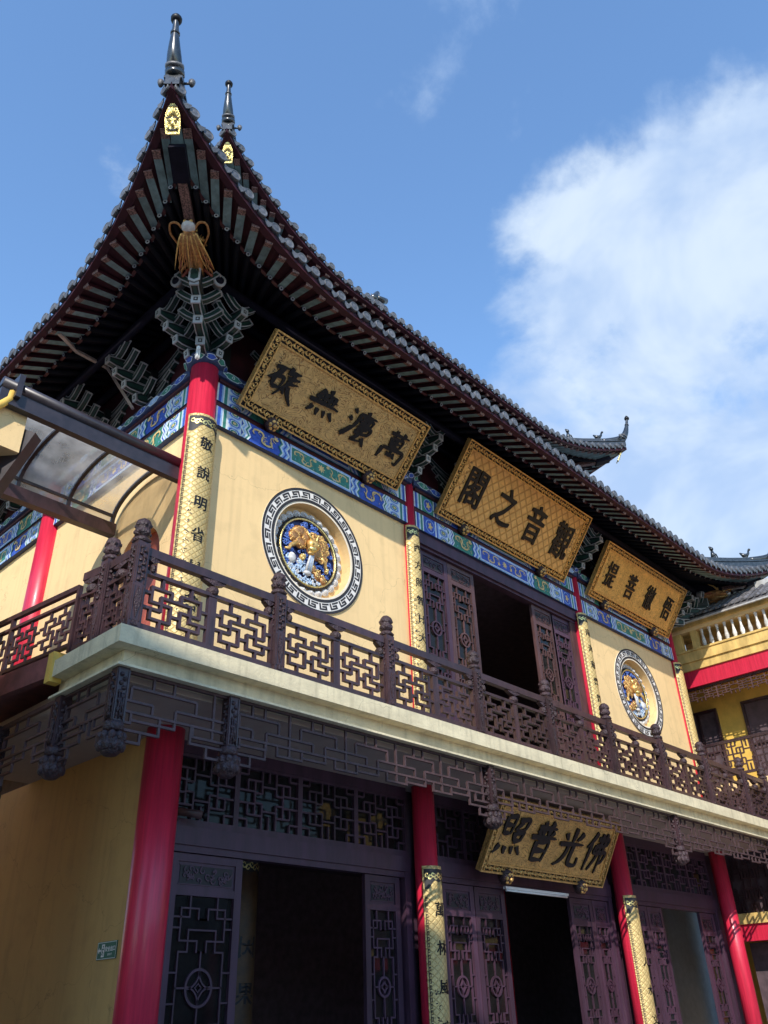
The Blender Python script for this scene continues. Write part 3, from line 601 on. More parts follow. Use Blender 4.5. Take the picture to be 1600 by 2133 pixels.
def arm_mesh(kind, i):
    mb = MB(); z, rch = tiers[i]
    if kind == 'out': sweep_arm(mb, out_pts(OUTD, z, rch), X_, 0.11, 0.125, taper=True)
    elif kind == 'lat': sweep_arm(mb, u_pts(OUTD*(rch-.16), X_, (0.26, 0.32, 0.36, 0.30)[i], z+.10, .24), OUTD, 0.10, 0.11, True, True)
    elif kind == 'wall': sweep_arm(mb, u_pts(V((0, -.02, 0)), X_, 0.42+.12*i, z+.08), OUTD, 0.10, 0.10, True, True)
    elif kind == 'diag': sweep_arm(mb, out_pts((-.7071, -.7071, 0), z+0.02, rch*1.32+.06), V((.7071, -.7071, 0)), 0.135, 0.14, taper=True)
    elif kind == 'cross': sweep_arm(mb, u_pts(V((-.7071, -.7071, 0))*(rch*1.2), V((.7071, -.7071, 0)), 0.34, z+.10, .20), V((.7071, .7071, 0)), 0.10, 0.10, True, True)
    return mb.mesh('bracket_arm')
ARM = {(k, i): arm_mesh(k, i) for k in ('out', 'lat', 'wall', 'diag', 'cross') for i in range(4)}
def seat_mesh():
    mb = MB(); mb.hexa([(-.11, -.11, 10.08), (.11, -.11, 10.08), (.11, .11, 10.08), (-.11, .11, 10.08), (-.17, -.17, 10.2), (.17, -.17, 10.2), (.17, .17, 10.2), (-.17, .17, 10.2)], 'bracket_dark')
    mb.box((-.175, -.175, 10.2), (.175, .175, 10.225), 'bracket_line'); mb.box((-.13, -.20, 10.226), (.13, .10, 10.95), 'bracket_dark'); mb.box((-.5, -.02, 10.30), (.5, .06, 10.9), 'bracket_dark'); return mb.mesh('seat_block')
SEAT = seat_mesh()
def bracket(x, y, rz, corner=False, depth=1.0):
    M = Matrix.Translation((x, y, 0)) @ Matrix.Rotation(rz, 4, 'Z') @ Matrix.Diagonal((1, depth, 1, 1))
    s = link('bracket_set', SEAT, hall, M)
    for i in range(4):
        link('bracket_arm', ARM[('out', i)], s, M)
        if not corner: link('bracket_arm', ARM[('lat', i)], s, M); link('bracket_arm', ARM[('wall', i)], s, M)
        else:
            link('bracket_arm', ARM[('out', i)], s, M @ Matrix.Rotation(-math.pi/2, 4, 'Z')); link('bracket_arm', ARM[('diag', i)], s, M)
            (link('bracket_arm', ARM[('cross', i)], s, M) if i > 0 else None)
            if i > 0: link('bracket_arm', ARM[('lat', i)], s, M); link('bracket_arm', ARM[('lat', i)], s, M @ Matrix.Rotation(-math.pi/2, 4, 'Z'))
    if corner:   # top block with the pointed green shield and two round bosses
        d = V((-.7071, -.7071, 0)); sd_ = V((.7071, -.7071, 0)); mb = MB(); f2 = Fr(d*1.50+Z_*10.72, sd_, Z_, d)
        shp = [(-.10, .0), (0, -.05), (.10, .0), (.10, .26), (0, .34), (-.10, .26)]
        mb.prism(shp, f2, -.3, 0.0, 'bracket_dark'); mb.prism([(a*1.0, b2*1.0) for a, b2 in shp], f2, 0.001, 0.02, 'bracket_line'); mb.prism([(a*.66, .145+(b2-.145)*.74) for a, b2 in shp], f2, 0.021, 0.026, 'bracket_green')
        o = mb.build('bracket_shield', s, M)
        for sg in (-1, 1):
            mb = MB(); c = d*1.22+sd_*sg*.36+Z_*10.98; nn = (d+sd_*sg*.55-Z_*.25).normalized(); Mm = nn.to_track_quat('Z', 'Y').to_matrix().to_4x4(); Mm.translation = c
            mb.lathe([(.10, -.12), (.10, 0.0), (.115, .0), (.115, .05)], 18, 'bracket_line', Mm); mb.lathe([(.075, .05), (.075, .056)], 16, 'navy', Mm)
            mb.build('bracket_boss', s, M)
    return s
bracket(CX[0], YF, 0, True)
bracket(CX[3], YF, math.pi/2, True)
fx = []
for i in range(3):
    k = 3 if i != 1 else 4; fx += [CX[i]+(CX[i+1]-CX[i])*j/k for j in range(1, k)]
for x in (CX[1], CX[2]): bracket(x, YF, 0)
for x in fx: bracket(x, YF, 0, depth=.66)       # the sets behind the plaques are shallower
for y in (11.70, 13.45, 15.28, 17.0, 18.8): bracket(XL, y, -math.pi/2)
# boards behind the brackets and the eave purlins
mb = MB(); mb.box((XL, YF+0.02, 10.08), (XR, YF+0.1, 12.2), 'maroon'); mb.box((XL+0.02, YF+0.1, 10.08), (XL+0.1, 21, 12.2), 'maroon'); mb.box((XR-.1, YF+.1, 10.08), (XR-.02, 21, 12.2), 'maroon'); mb.build('bracket_board', hall)
for z, o in ((11.12, 0.95), (11.5, 0.1)):
    mb = MB(); mb.tube([(XL-o, YF-o, z), (XR+o, YF-o, z)], 0.09, 12, 'navy'); mb.build('purlin', hall)
    mb = MB(); mb.tube([(XL-o, YF-o, z), (XL-o, 21, z)], 0.09, 12, 'navy'); mb.build('purlin', hall)
    mb = MB(); mb.tube([(XR+o, YF-o, z), (XR+o, 21, z)], 0.09, 12, 'navy'); mb.build('purlin', hall)

# ---- roofs -----------------------------------------------------------------
RD, RCH, RA0, RQ, RRISE, RP, RAC = 2.291, 0.633, 1.774, 2.14, 1.219, 1.672, -2.924
LB, LAC = -1.56, -2.20
def wfun(a, ac): return min(1.0, max(0.0, (RA0-a)/(RA0-ac)))
SP = 0.325
def unit_rafter():
    mb = MB(); w, h = 0.066, 0.07     # along +X from 0 (outer end) to 1 (root); bottom face painted
    f = 0.16
    mb.add([(0, -w, 0), (1, -w, 0), (1, w, 0), (0, w, 0), (0, -w, h), (1, -w, h), (1, w, h), (0, w, h)], [(4, 5, 6, 7), (0, 1, 5, 4), (2, 3, 7, 6), (1, 2, 6, 5)], 'maroon')
    mb.add([(0, -w, 0), (f, -w, 0), (f, w, 0), (0, w, 0), (0, -w, h), (0, w, h)], [(3, 2, 1, 0), (0, 4, 5, 3)], 'rafter_flower')
    mb.add([(f, -w, 0), (1, -w, 0), (1, w, 0), (f, w, 0)], [(3, 2, 1, 0)], 'rafter_green')
    return mb.mesh('flying_rafter')
def unit_round():
    mb = MB(); mb.tube([(0, 0, 0), (1, 0, 0)], 0.055, 10, 'rafter_navy', caps=False); return mb.mesh('round_rafter')
def unit_eye():
    mb = MB(); n = 12
    for r0, r1, m, x in ((0.016, 0.040, 'bracket_line', 0.0), (0.0, 0.016, 'navy', 0.002)):
        for k in range(n):
            a, b2 = 2*math.pi*k/n, 2*math.pi*(k+1)/n
            P = lambda r, t: (-x, r*math.cos(t), r*math.sin(t))
            mb.poly([P(r0, a), P(r1, a), P(r1, b2), P(r0, b2)] if r0 else [P(0, 0), P(r1, a), P(r1, b2)], m)
    mb.tube([(0.001, 0, 0), (0.09, 0, 0)], 0.040, 12, 'navy', caps=False)
    return mb.mesh('rafter_end')
def unit_disc():
    """round eave tile end, faces -X"""
    mb = MB(); M = Matrix.Rotation(-math.pi/2, 4, 'Y')
    mb.lathe([(0.100, -0.10), (0.100, 0.0), (0.095, 0.008), (0.084, 0.008), (0.081, 0.003), (0.044, 0.003), (0.036, 0.007), (0.001, 0.009)], 18, 'tile_end', M)
    return mb.mesh('eave_tile_end')
def unit_drip():
    mb = MB(); pts = [(-.085, .03), (-.07, -.045), (-.035, -.085), (0, -.115), (.035, -.085), (.07, -.045), (.085, .03), (0, .0)]
    mb.prism(pts, Fr((0, 0, 0), -Y_, Z_), -0.008, 0.008, 'tile_end'); return mb.mesh('drip_tile')
U_RAF, U_RND, U_EYE, U_DISC, U_DRIP = unit_rafter(), unit_round(), unit_eye(), unit_disc(), unit_drip()
class Roof:
    def __init__(s, name, xl, xr, y0, zE, btop, right_len, left_len, slope):
        s.xl, s.xr, s.y0, s.zE, s.btop, s.sl = xl, xr, y0, zE, btop, slope
        s.root = link(name, None, hall, Matrix.Translation(((xl+xr)/2, y0, zE)))
        s.sides = {'F': (RAC, (xr-xl)/2*2-RAC), 'L': (RAC, left_len), 'R': (RAC, right_len)}
    # local: a along the eave from the corner post, b outward negative
    def al(s, side, t):
        if side == 'F': return min(t, (s.xr-s.xl)-t)
        return t
    def P(s, side, t, b, z):
        if side == 'F': return V((s.xl+t, s.y0+b, z))
        if side == 'L': return V((s.xl+b, s.y0+t, z))
        return V((s.xr-b, s.y0+t, z))
    def eave(s, a):
        w = wfun(a, RAC); return -RD-RCH*w**RQ, s.zE+RRISE*w**RP
    def E(s, side, t, db=0.0, dz=0.0):
        b, z = s.eave(s.al(side, t)); return s.P(side, t, b+db, z+dz)
    def shift(s, side, t, amt):      # move t towards the middle of the side
        return t+amt if side != 'F' or t < (s.xr-s.xl)/2 else t-amt
    def lian(s, side, t, dz=0.0, db=0.0):
        a = s.al(side, t); w = wfun(a, RAC); al = a+(LAC-RAC)*w**1.5; tl = s.shift(side, t, al-a); wl = wfun(al, LAC)
        b = LB-(-LAC+LB)*wl**RQ; return s.P(side, tl, b+db, s.zE+0.12+0.50*wl**RP+dz), tl, wl
    def inner(s, side, tl, wl):
        tr = s.shift(side, tl, 1.75*wl**1.2); return s.P(side, tr, -0.25, s.zE+0.74+0.05*wl)
    def surf(s, side, t, b):
        a = s.al(side, t); be, ze = s.eave(a); d = b-be; return s.P(side, t, b, ze+s.sl*d+0.035*d*d)
    def build(s):
        for side, (t0, t1) in s.sides.items():
            full = side == 'F'; n = max(2, round((t1-t0)/SP)); st = (t1-t0)/n
            ts = [t0+st*(i+0.5) for i in range(n)]; edge = [t0+st*i for i in range(n+1)]
            inw = V((0, 1, 0)) if side == 'F' else V((1, 0, 0)) if side == 'L' else V((-1, 0, 0))
            # boards, fascia
            bd, fa, li, ib = MB(), MB(), MB(), MB(); fine = [t0+(t1-t0)*i/(n*2) for i in range(n*2+1)]
            for i in range(len(fine)-1):
                q = []
                for t in (fine[i], fine[i+1]):
                    lp, tl, wl = s.lian(side, t)
                    q.append((s.E(side, t, .05, -.10), lp+Z_*.085, s.E(side, t, .0, -.015), s.E(side, t, .0, -.13), s.E(side, t, .12, -.15), lp+Z_*.12-inw*.03, lp-Z_*.015-inw*.03, lp-Z_*.015+inw*.03, s.inner(side, tl, wl)+Z_*.06, lp+Z_*.04+inw*.02))
                a, b2 = q; flip = side == 'L'
                def pl(mb, pts, m): mb.poly(pts[::-1] if flip else pts, m)
                pl(bd, [a[0], a[1], b2[1], b2[0]], 'maroon')
                pl(fa, [a[2], a[3], b2[3], b2[2]], 'maroon'); pl(fa, [a[3], a[4], b2[4], b2[3]], 'maroon')
                pl(li, [a[5], a[6], b2[6], b2[5]], 'red_dark'); pl(li, [a[6], a[7], b2[7], b2[6]], 'red_dark')
                pl(ib, [a[9], a[8], b2[8], b2[9]], 'navy')
            bd.build('eave_board', s.root); fa.build('eave_fascia', s.root); li.build('rafter_batten', s.root); ib.build('soffit_board', s.root)
            # rafters, tile ends
            for i, t in enumerate(ts):
                o = s.E(side, t, .11, -.19); lp, tl, wl = s.lian(side, t); d = lp-o; L = d.length; x = d.normalized(); y = Z_.cross(x).normalized(); z = x.cross(y)
                link('flying_rafter', U_RAF, s.root, mx_axes(o, x*L, y, z))
                r = s.inner(side, tl, wl); p0 = lp-Z_*.05-inw*.02; d = r-p0; x = d.normalized(); y = Z_.cross(x).normalized(); z = x.cross(y)
                link('round_rafter', U_RND, s.root, mx_axes(p0, x*d.length, y, z)); link('rafter_end', U_EYE, s.root, mx_axes(p0-x*.06, x, y, z))
                a = s.al(side, t); bend = min(a, s.btop) if a < s.btop else s.btop
                e = s.E(side, t, -.06, .055); up = s.surf(side, t, s.eave(a)[0]+.3)-s.surf(side, t, s.eave(a)[0]); x = V((up.x, up.y, 0)).normalized(); y = Z_.cross(x).normalized(); z = x.cross(y)
                link('eave_tile_end', U_DISC, s.root, mx_axes(e, x, y, z))
                # cover tile row
                be = s.eave(a)[0]; k = max(2, int((bend-be)/0.35)); mb = MB(); vs, fs = [], []; lat = y
                for j in range(k+1):
                    c = s.surf(side, t, be+(bend-be)*j/k)
                    for q in range(6): an = math.pi*q/5; vs.append(c+lat*.084*math.cos(an)+Z_*(.02+.09*math.sin(an)))
                for j in range(k):
                    for q in range(5): fs.append((j*6+q, j*6+q+1, (j+1)*6+q+1, (j+1)*6+q))
                mb.add(vs, fs, 'tile', True); mb.build('tile_row', s.root)
            for t in edge[1:-1]:
                e = s.E(side, t, -.045, .01); a = s.al(side, t); up = s.surf(side, t, s.eave(a)[0]+.3)-s.surf(side, t, s.eave(a)[0]); x = V((up.x, up.y, up.z*.3)).normalized(); y = Z_.cross(x).normalized()
                link('drip_tile', U_DRIP, s.root, mx_axes(e, x, y, x.cross(y)))
            # pan tiles: the sheet between the rows
            mb = MB(); vs, fs = [], []; K = 8
            for t in fine:
                a = s.al(side, t); be = s.eave(a)[0]; bend = max(be+.01, min(a, s.btop))
                for j in range(K+1): vs.append(s.surf(side, t, be+(bend-be)*j/K))
            for i in range(len(fine)-1):
                for j in range(K): fs.append((i*(K+1)+j, (i+1)*(K+1)+j, (i+1)*(K+1)+j+1, i*(K+1)+j+1))
            mb.add(vs, fs, 'tile'); mb.build('tile_bed', s.root)
        for sg in (-1, 1): s.corner(sg)
    def corner(s, sg):
        """hip ridge, horn, corner beam with gilt face plate; sg -1 left, +1 right"""
        def Q(a, z, lat=0.0):      # point on the hip diagonal, lat sideways
            x = (s.xl+a) if sg < 0 else (s.xr-a); return V((x+lat*.7071, s.y0+a+lat*.7071*sg, z))
        hipz = lambda a: (lambda be, ze: ze+s.sl*(a-be)+.035*(a-be)**2)(*s.eave(a))
        out_ = V((-.7071 if sg < 0 else .7071, -.7071, 0)); sd_ = V((-out_.y, out_.x, 0))
        aa = [RAC+0.02+(s.btop-RAC)*i/14 for i in range(15)]
        mb = MB(); rows = [(-.11, 0.0), (-.11, .16), (-.14, .17), (-.14, .22), (-.08, .24), (-.08, .34), (.08, .34), (.08, .24), (.14, .22), (.14, .17), (.11, .16), (.11, 0.0)]
        vs, fs = [], []
        for a in aa:
            c = Q(a, hipz(a)); 
            for l, h in rows: vs.append(c+sd_*l+Z_*h)
        k = len(rows)
        for i in range(len(aa)-1):
            for j in range(k-1): fs.append((i*k+j, i*k+j+1, (i+1)*k+j+1, (i+1)*k+j))
        fs.append(tuple(range(k))); mb.add(vs, fs, 'tile_glaze'); mb.build('hip_ridge', s.root)
        # horn
        c0 = Q(RAC, hipz(RAC)); pts, rs = [], []
        for o, h, r in ((-.85, .24, .10), (-.50, .26, .12), (-.22, .31, .13), (-.04, .42, .125), (.07, .58, .11), (.14, .76, .085), (.19, .94, .062), (.22, 1.08, .05), (.25, 1.22, .045)):
            pts.append(c0+out_*o+Z_*h); rs.append(r)
        mb = MB(); mb.tube(smooth(pts, 3), lerps(rs, 3), 14, 'tile_glaze')
        d_ = (pts[4]-pts[3]).normalized(); mb.tube([pts[3], pts[3]+d_*.045], .145, 14, 'tile_end'); mb.tube([pts[3]-d_*.12, pts[3]-d_*.04], .15, 14, 'tile_glaze'); d_ = (pts[6]-pts[5]).normalized(); mb.tube([pts[6], pts[6]+d_*.03], .075, 12, 'tile_glaze')
        tp = pts[-1]; mb.tube([tp-Z_*.03, tp, tp+Z_*.05, tp+Z_*.11, tp+Z_*.18], [.045, .085, .09, .06, .004], 12, 'black'); mb.build('roof_horn', s.root)
        for l in (-1, 1):      # small side lamps on the horn base
            mb = MB(); c = pts[2]+sd_*l*.24+Z_*.0; mb.tube([pts[2]+sd_*l*.1, c], .02, 6, 'tile'); mb.tube([c-Z_*.06, c, c+Z_*.05], [.03, .05, .055], 10, 'tile_end'); mb.build('horn_stud', s.root)
        # corner beam (two pieces) and gilt face
        ztip = hipz(RAC)
        mb = MB(); mb.bar(Q(LAC+.15, s.zE+0.53), Q(RAC+.50, ztip-.52), .26, .18, 'navy'); mb.build('corner_beam', s.root)
        mb = MB(); mb.bar(Q(0.3, s.zE+0.55), Q(-1.45, s.zE+0.35), .24, .26, 'navy'); mb.bar(Q(-1.4, s.zE+0.40), Q(LAC+.1, s.zE+0.56), .15, .12, 'rafter_flower'); mb.build('corner_beam', s.root)
        f2 = Fr(Q(RAC+.30, ztip-.66), Z_.cross(out_), (Z_*.9+out_*.43), out_*.9-Z_*.43)
        mb = MB(); shp = [(-.105, 0), (.105, 0), (.12, .20), (.11, .32), (.07, .43), (0, .54), (-.07, .43), (-.11, .32), (-.12, .20)]; mb.prism(shp, f2, -.03, 0, 'gold_bright')
        for q in range(9): an = math.pi*(.08+.84*q/8); mb.tube([f2(.06*math.cos(an), .22+.08*math.sin(an), .005), f2(.105*math.cos(an), .24+.19*math.sin(an), .012)], .011, 6, 'gold_bright')
        for l in (-1, 1):
            mb.ball(f2(l*.045, .215, .012), (.028, .02, .02), 'gold_bright', 8, 5); mb.ball(f2(l*.07, .10, .01), (.03, .02, .035), 'gold_bright', 8, 5)
            mb.ribbon([(l*.015, .255), (l*.05, .265), (l*.09, .245)], .022, f2, .022, 'black_paint'); mb.ribbon([(l*.02, .19), (l*.05, .185), (l*.08, .195)], .012, f2, .03, 'black_paint')
        mb.ball(f2(0, .15, .02), (.03, .03, .03), 'gold_bright', 8, 5); mb.fbox(f2, -.06, .06, .055, .08, .004, .012, 'black_paint'); mb.build('gilt_face', s.root)
    def dragon_head(s, sg):
        def Q(a, z): return V(((s.xl+a) if sg < 0 else (s.xr-a), s.y0+a, z))
        out_ = V((-.7071 if sg < 0 else .7071, -.7071, 0)); sd_ = V((-out_.y, out_.x, 0)); o = Q(-1.28, s.zE+0.23)
        F = lambda f, l, h: o+out_*f*.98+sd_*l*.98+Z_*h*.98
        mb = MB()
        mb.tube([F(-.75, 0, -.10), F(-.45, 0, -.06), F(-.15, 0, .0), F(.1, 0, .04), F(.3, 0, .02), F(.42, 0, .0)], [.10, .125, .15, .155, .12, .09], 12, 'bronze')
        mb.ball(F(.43, 0, .03), (.12, .12, .085), 'lotus', 12, 8)                      # muzzle
        for l in (-1, 1):
            mb.ball(F(.30, l*.075, .11), .05, 'gold_bright', 10, 6); mb.ball(F(.34, l*.10, .10), .022, 'black', 8, 5); mb.ball(F(.51, l*.05, .08), .033, 'gold', 8, 5)
            mb.tube(smooth([F(.40, l*.10, .02), F(.50, l*.19, .06), F(.48, l*.30, .05), F(.32, l*.32, .01), F(.16, l*.24, -.03), F(.02, l*.20, -.05), F(-.14, l*.26, -.08), F(-.24, l*.25, -.11)]), lerps([.022, .022, .02, .02, .018, .016, .013, .008]), 7, 'bronze')
            mb.tube([F(.12, l*.10, .12), F(-.02, l*.16, .24), F(-.2, l*.18, .30)], [.035, .028, .008], 7, 'gold')
            for q in range(4): mb.tube([F(.0-.13*q, l*.13, .02-.03*q), F(-.14-.13*q, l*(.22+.02*q), .0-.05*q), F(-.30-.12*q, l*(.28+.02*(q % 2)), -.03-.04*q)], [.034, .022, .004], 6, ('bronze', 'copper_red')[q % 2])
        for q in range(16): l = (q-7.5)*.016; k_ = .7+.3*math.sin(q*2.3); mb.tube(smooth([F(.37, l, -.05), F(.27, l*1.5, -.13), F(.08-.1*k_, l*2.2+.02*math.sin(q), -.19), F(-.10-.22*k_, l*2.8+.03*math.sin(q*1.7), -.24-.02*(q % 3))], 2), lerps([.020, .017, .012, .003], 2), 6, ('gold', 'bronze', 'bronze')[q % 3])
        for q in range(7): an = (q-3)*.42; mb.tube([F(.05, .10*math.sin(an), .10), F(.12, .20*math.sin(an), .13+.13*math.cos(an))], [.04, .004], 6, 'gold')
        mb.build('dragon_head', s.root)
    def figures(s, sg, lo, hi, n):
        hipz = lambda a: (lambda be, ze: ze+s.sl*(a-be)+.035*(a-be)**2)(*s.eave(a))
        for i in range(n):
            a = lo+(hi-lo)*i/(n-1); x = (s.xl+a) if sg < 0 else (s.xr-a); c = V((x, s.y0+a, hipz(a)+.33)); d = V((-.7071 if sg < 0 else .7071, -.7071, 0))
            mb = MB(); mb.box(c-V((.07, .07, .0)), c+V((.07, .07, .05)), 'tile'); 
            if i == 0:
                mb.tube([c-d*.16+Z_*.22, c-d*.06+Z_*.13, c+d*.05+Z_*.12, c+d*.13+Z_*.2, c+d*.16+Z_*.32], [.02, .07, .075, .04, .03], 8, 'tile_glaze'); mb.ball(c+d*.19+Z_*.34, .045, 'tile_glaze', 8, 6); mb.tube([c, c+Z_*.1], .03, 6, 'tile')
            else:
                mb.tube([c+Z_*.04, c+Z_*.18, c+Z_*.28], [.09, .07, .045], 8, 'tile_glaze'); mb.ball(c+Z_*.36, .07, 'tile_glaze', 8, 6); mb.tube([c+Z_*.22, c+d*.11+Z_*.16, c+d*.14+Z_*.05], [.03, .028, .02], 6, 'tile_glaze'); mb.tube([c-d*.02+Z_*.40, c-d*.07+Z_*.45], [.05, .02], 6, 'tile_glaze')
            mb.build('ridge_figure', s.root)
low = Roof('lower_roof', XL, XR, YF, 10.903, 2.1, 9.0, 11.0, 0.46); low.build()
low.dragon_head(-1); low.dragon_head(1); low.figures(1, -2.25, -0.75, 3)
upp = Roof('upper_roof', XL+2.80, XR-2.80, YF+2.92, 15.85, 4.6, 6.0, 6.5, 0.50); upp.build()
upp.figures(1, -2.25, -0.75, 3)
# attic storey between the two roofs, and the roof crest
mb = MB(); mb.box((XL+2.1, YF+2.1, 11.9), (XR-2.1, 21, 13.3), 'maroon'); mb.box((upp.xl-.2, upp.y0-.2, 13.2), (upp.xr+.2, 21, 16.9), 'maroon'); mb.build('attic_wall', hall)
zr = 16.0+.5*6.8+.035*6.8**2
mb = MB(); mb.box((upp.xl+4.6, upp.y0+4.5, zr-.2), (upp.xr-4.6, upp.y0+5.0, zr+.7), 'tile'); mb.build('main_ridge', upp.root)
# ridge beast seen over the upper eave
mb = MB(); c = V((12.32, 11.42, 17.05)); mb.box(c+V((-.30, -.10, -.6)), c+V((.30, .14, .10)), 'tile_end'); mb.tube([c+V((-.2, 0, .05)), c+V((-.05, 0, .30)), c+V((.05, 0, .52))], [.14, .11, .07], 8, 'tile_glaze'); mb.tube([c+V((.0, -.02, .25)), c+V((.22, -.02, .34)), c+V((.36, -.02, .40))], [.10, .10, .09], 10, 'tile_glaze')
for k in range(4): mb.tube([c+V((-.26+.1*k, 0, .08)), c+V((-.32+.1*k, 0, .26+.06*k))], [.05, .01], 6, 'tile_end')
mb.build('ridge_beast', upp.root)
# cable duct that runs under the left eave to the wall
pp = [(3.93, 11.6, 11.23), (4.0, 11.75, 11.02), (4.18, 11.78, 10.86), (4.66, 12.05, 10.93), (4.72, 12.12, 10.99)]
mb = MB(); mb.tube(pp[:3], 0.035, 8, 'dark_metal'); mb.build('duct_elbow', hall)
mb = MB()
dp = [V((4.15, 11.78, 10.80)), V((4.70, 12.2, 10.98)), V((5.42, 12.4, 11.15)), V((5.86, 11.95, 10.12))]
for i in range(3): mb.bar(dp[i], dp[i+1], .07, .05, 'pvc', ext=.02)
mb.build('cable_duct', hall)

# ---- balcony slab -------------------------------------------------------------
BX0, BY0, BX1 = 4.37, 8.30, 24.22
mb = MB()
mb.box((BX0, BY0, 3.78), (BX1, YF-.001, FLOOR), 'slab'); mb.box((BX0, YF, 3.78), (XL-.03, 10.05, FLOOR-.001), 'slab')
mb.build('balcony_slab', hall)
mb = MB(); mb.box((BX0+.19, BY0+.19, SLAB_B+.03), (BX1, BY0+.35, 3.778), 'slab'); mb.box((BX0+.19, BY0+.351, SLAB_B+.03), (BX0+.35, 10.05, 3.778), 'slab')
mb.box((BX0+.07, BY0+.07, SLAB_B), (BX1, BY0+.34, SLAB_B+.03), 'slab'); mb.box((BX0+.07, BY0+.34, SLAB_B), (BX0+.34, 10.05, SLAB_B+.03), 'slab'); mb.build('slab_moulding', hall)
mb = MB(); mb.box((BX0+.35, BY0+.35, SOFFIT), (BX1, 10.5, 3.775), 'soffit'); mb.box((BX0+.35, 10.5, SOFFIT), (XL, 14, 3.775), 'soffit'); mb.build('soffit', hall)

# ---- balcony railing (a fence of its own) ----------------------------------------
RAILSEG = [(2, 0, 2, 1), (1, 1, 3, 1), (3, 1, 3, 1.8), (1, 1, 1, 2.5), (0, 1.65, 1, 1.65), (2, 1.8, 5, 1.8), (2, 1.8, 2, 3.2), (0, 3.2, 2, 3.2), (5, 1.8, 5, 3.4),
           (1, 2.5, 3, 2.5), (3, 2.5, 3, 4.2), (1, 4.2, 3, 4.2), (1, 3.2, 1, 4.2), (2, 4.2, 2, 5), (4, 1, 6, 1), (4, 1, 4, 1.8), (6, 1, 6, 2.7), (4, 2.7, 6, 2.7), (5, 0, 5, 1),
           (6, 1.9, 7, 1.9), (4, 2.7, 4, 4.2), (4, 4.2, 6, 4.2), (6, 3.4, 6, 4.2), (5, 3.4, 7, 3.4), (5, 4.2, 5, 5), (3, 3.4, 4, 3.4)]
def rail_panel_mesh(W, H):
    mb = MB(); fr = Fr((0, 0, 0), X_, Z_); lattice(mb, fr, W, H, RAILSEG, 7, 5, .036, -.03, .03, 'wood')
    for a, b2 in ((0, .035), (W-.035, W)): mb.fbox(fr, a, b2, 0, H, -.035, .035, 'wood')
    return mb.mesh('lattice_panel')
def post_mesh():
    mb = MB(); w = .088
    mb.box((-w, -w, 0), (w, w, 1.20), 'wood')
    for k in range(4):     # carved vine panel on each face
        M = Matrix.Rotation(k*math.pi/2, 4, 'Z'); rnd = random.Random(k)
        f2 = Fr(M @ V((0, -w, 0)), M @ X_, Z_, M @ V((0, -1, 0)))
        for (v0, v1) in ((.62, 1.14), (.12, .58)):
            mb.fbox(f2, -.068, -.058, v0, v1, 0, .012, 'wood'); mb.fbox(f2, .058, .068, v0, v1, 0, .012, 'wood')
        for q in range(11):
            z = .66+.045*q; s = (-1, 1)[q % 2]; mb.ball(f2(s*.026, z, .004), (.026, .026, .022), 'wood_carved', 7, 5)
        mb.tube([f2(.025*math.sin(q*1.3), .64+.05*q, .008) for q in range(11)], .009, 5, 'wood_carved')
        mb.prism([(0, .16), (.042, .34), (.042, .42), (0, .58), (-.042, .42), (-.042, .34)], f2, 0, .012, 'wood_carved'); mb.prism([(-.05, .06), (.05, .06), (.03, .13), (-.03, .13)], f2, 0, .012, 'wood_carved')
    return mb.mesh('post')
def finial_mesh():
    mb = MB(); mb.lathe([(.085, 1.20), (.115, 1.215), (.12, 1.24), (.095, 1.27), (.075, 1.29)], 16, 'wood_carved', wob=.06, lobes=8)
    mb.lathe([(.06, 1.285), (.098, 1.315), (.108, 1.355), (.098, 1.395), (.085, 1.41), (.10, 1.43), (.104, 1.47), (.085, 1.52), (.05, 1.555), (.01, 1.565)], 18, 'wood_carved', wob=.07, lobes=6)
    for k in range(6):
        a = 2*math.pi*k/6+.3; mb.ball((.088*math.cos(a), .088*math.sin(a), 1.455), .03, 'wood_carved', 8, 5); mb.ball((.092*math.cos(a+.5), .092*math.sin(a+.5), 1.345), .03, 'wood_carved', 8, 5)
    return mb.mesh('finial')
def vase_mesh():
    mb = MB(); mb.lathe([(.05, 0), (.075, .015), (.085, .06), (.07, .105), (.04, .125)], 14, 'wood_carved', wob=.08, lobes=7)
    for s in (-1, 1): mb.add([(0, -.05, .13), (s*.17, -.04, .185), (s*.20, -.03, .23), (0, -.05, .23), (0, .05, .13), (s*.17, .04, .185), (s*.20, .03, .23), (0, .05, .23)], [(0, 1, 2, 3), (7, 6, 5, 4), (0, 4, 5, 1), (1, 5, 6, 2), (2, 6, 7, 3)], 'wood_carved')
    return mb.mesh('rail_bracket')
POST, FINIAL, VASE = post_mesh(), finial_mesh(), vase_mesh()
RW, RH = 1.005, .66; RPANEL = rail_panel_mesh(RW, RH)
railing = thing('balcony_railing', 'long dark carved wooden railing with lattice panels along the yellow balcony', 'railing', (XC, BY0+.16, FLOOR))
def put_post(x, y, rz=0.0):
    M = Matrix.Translation((x, y, FLOOR)) @ Matrix.Rotation(rz, 4, 'Z'); p = link('post', POST, railing, M); link('finial', FINIAL, p, M)
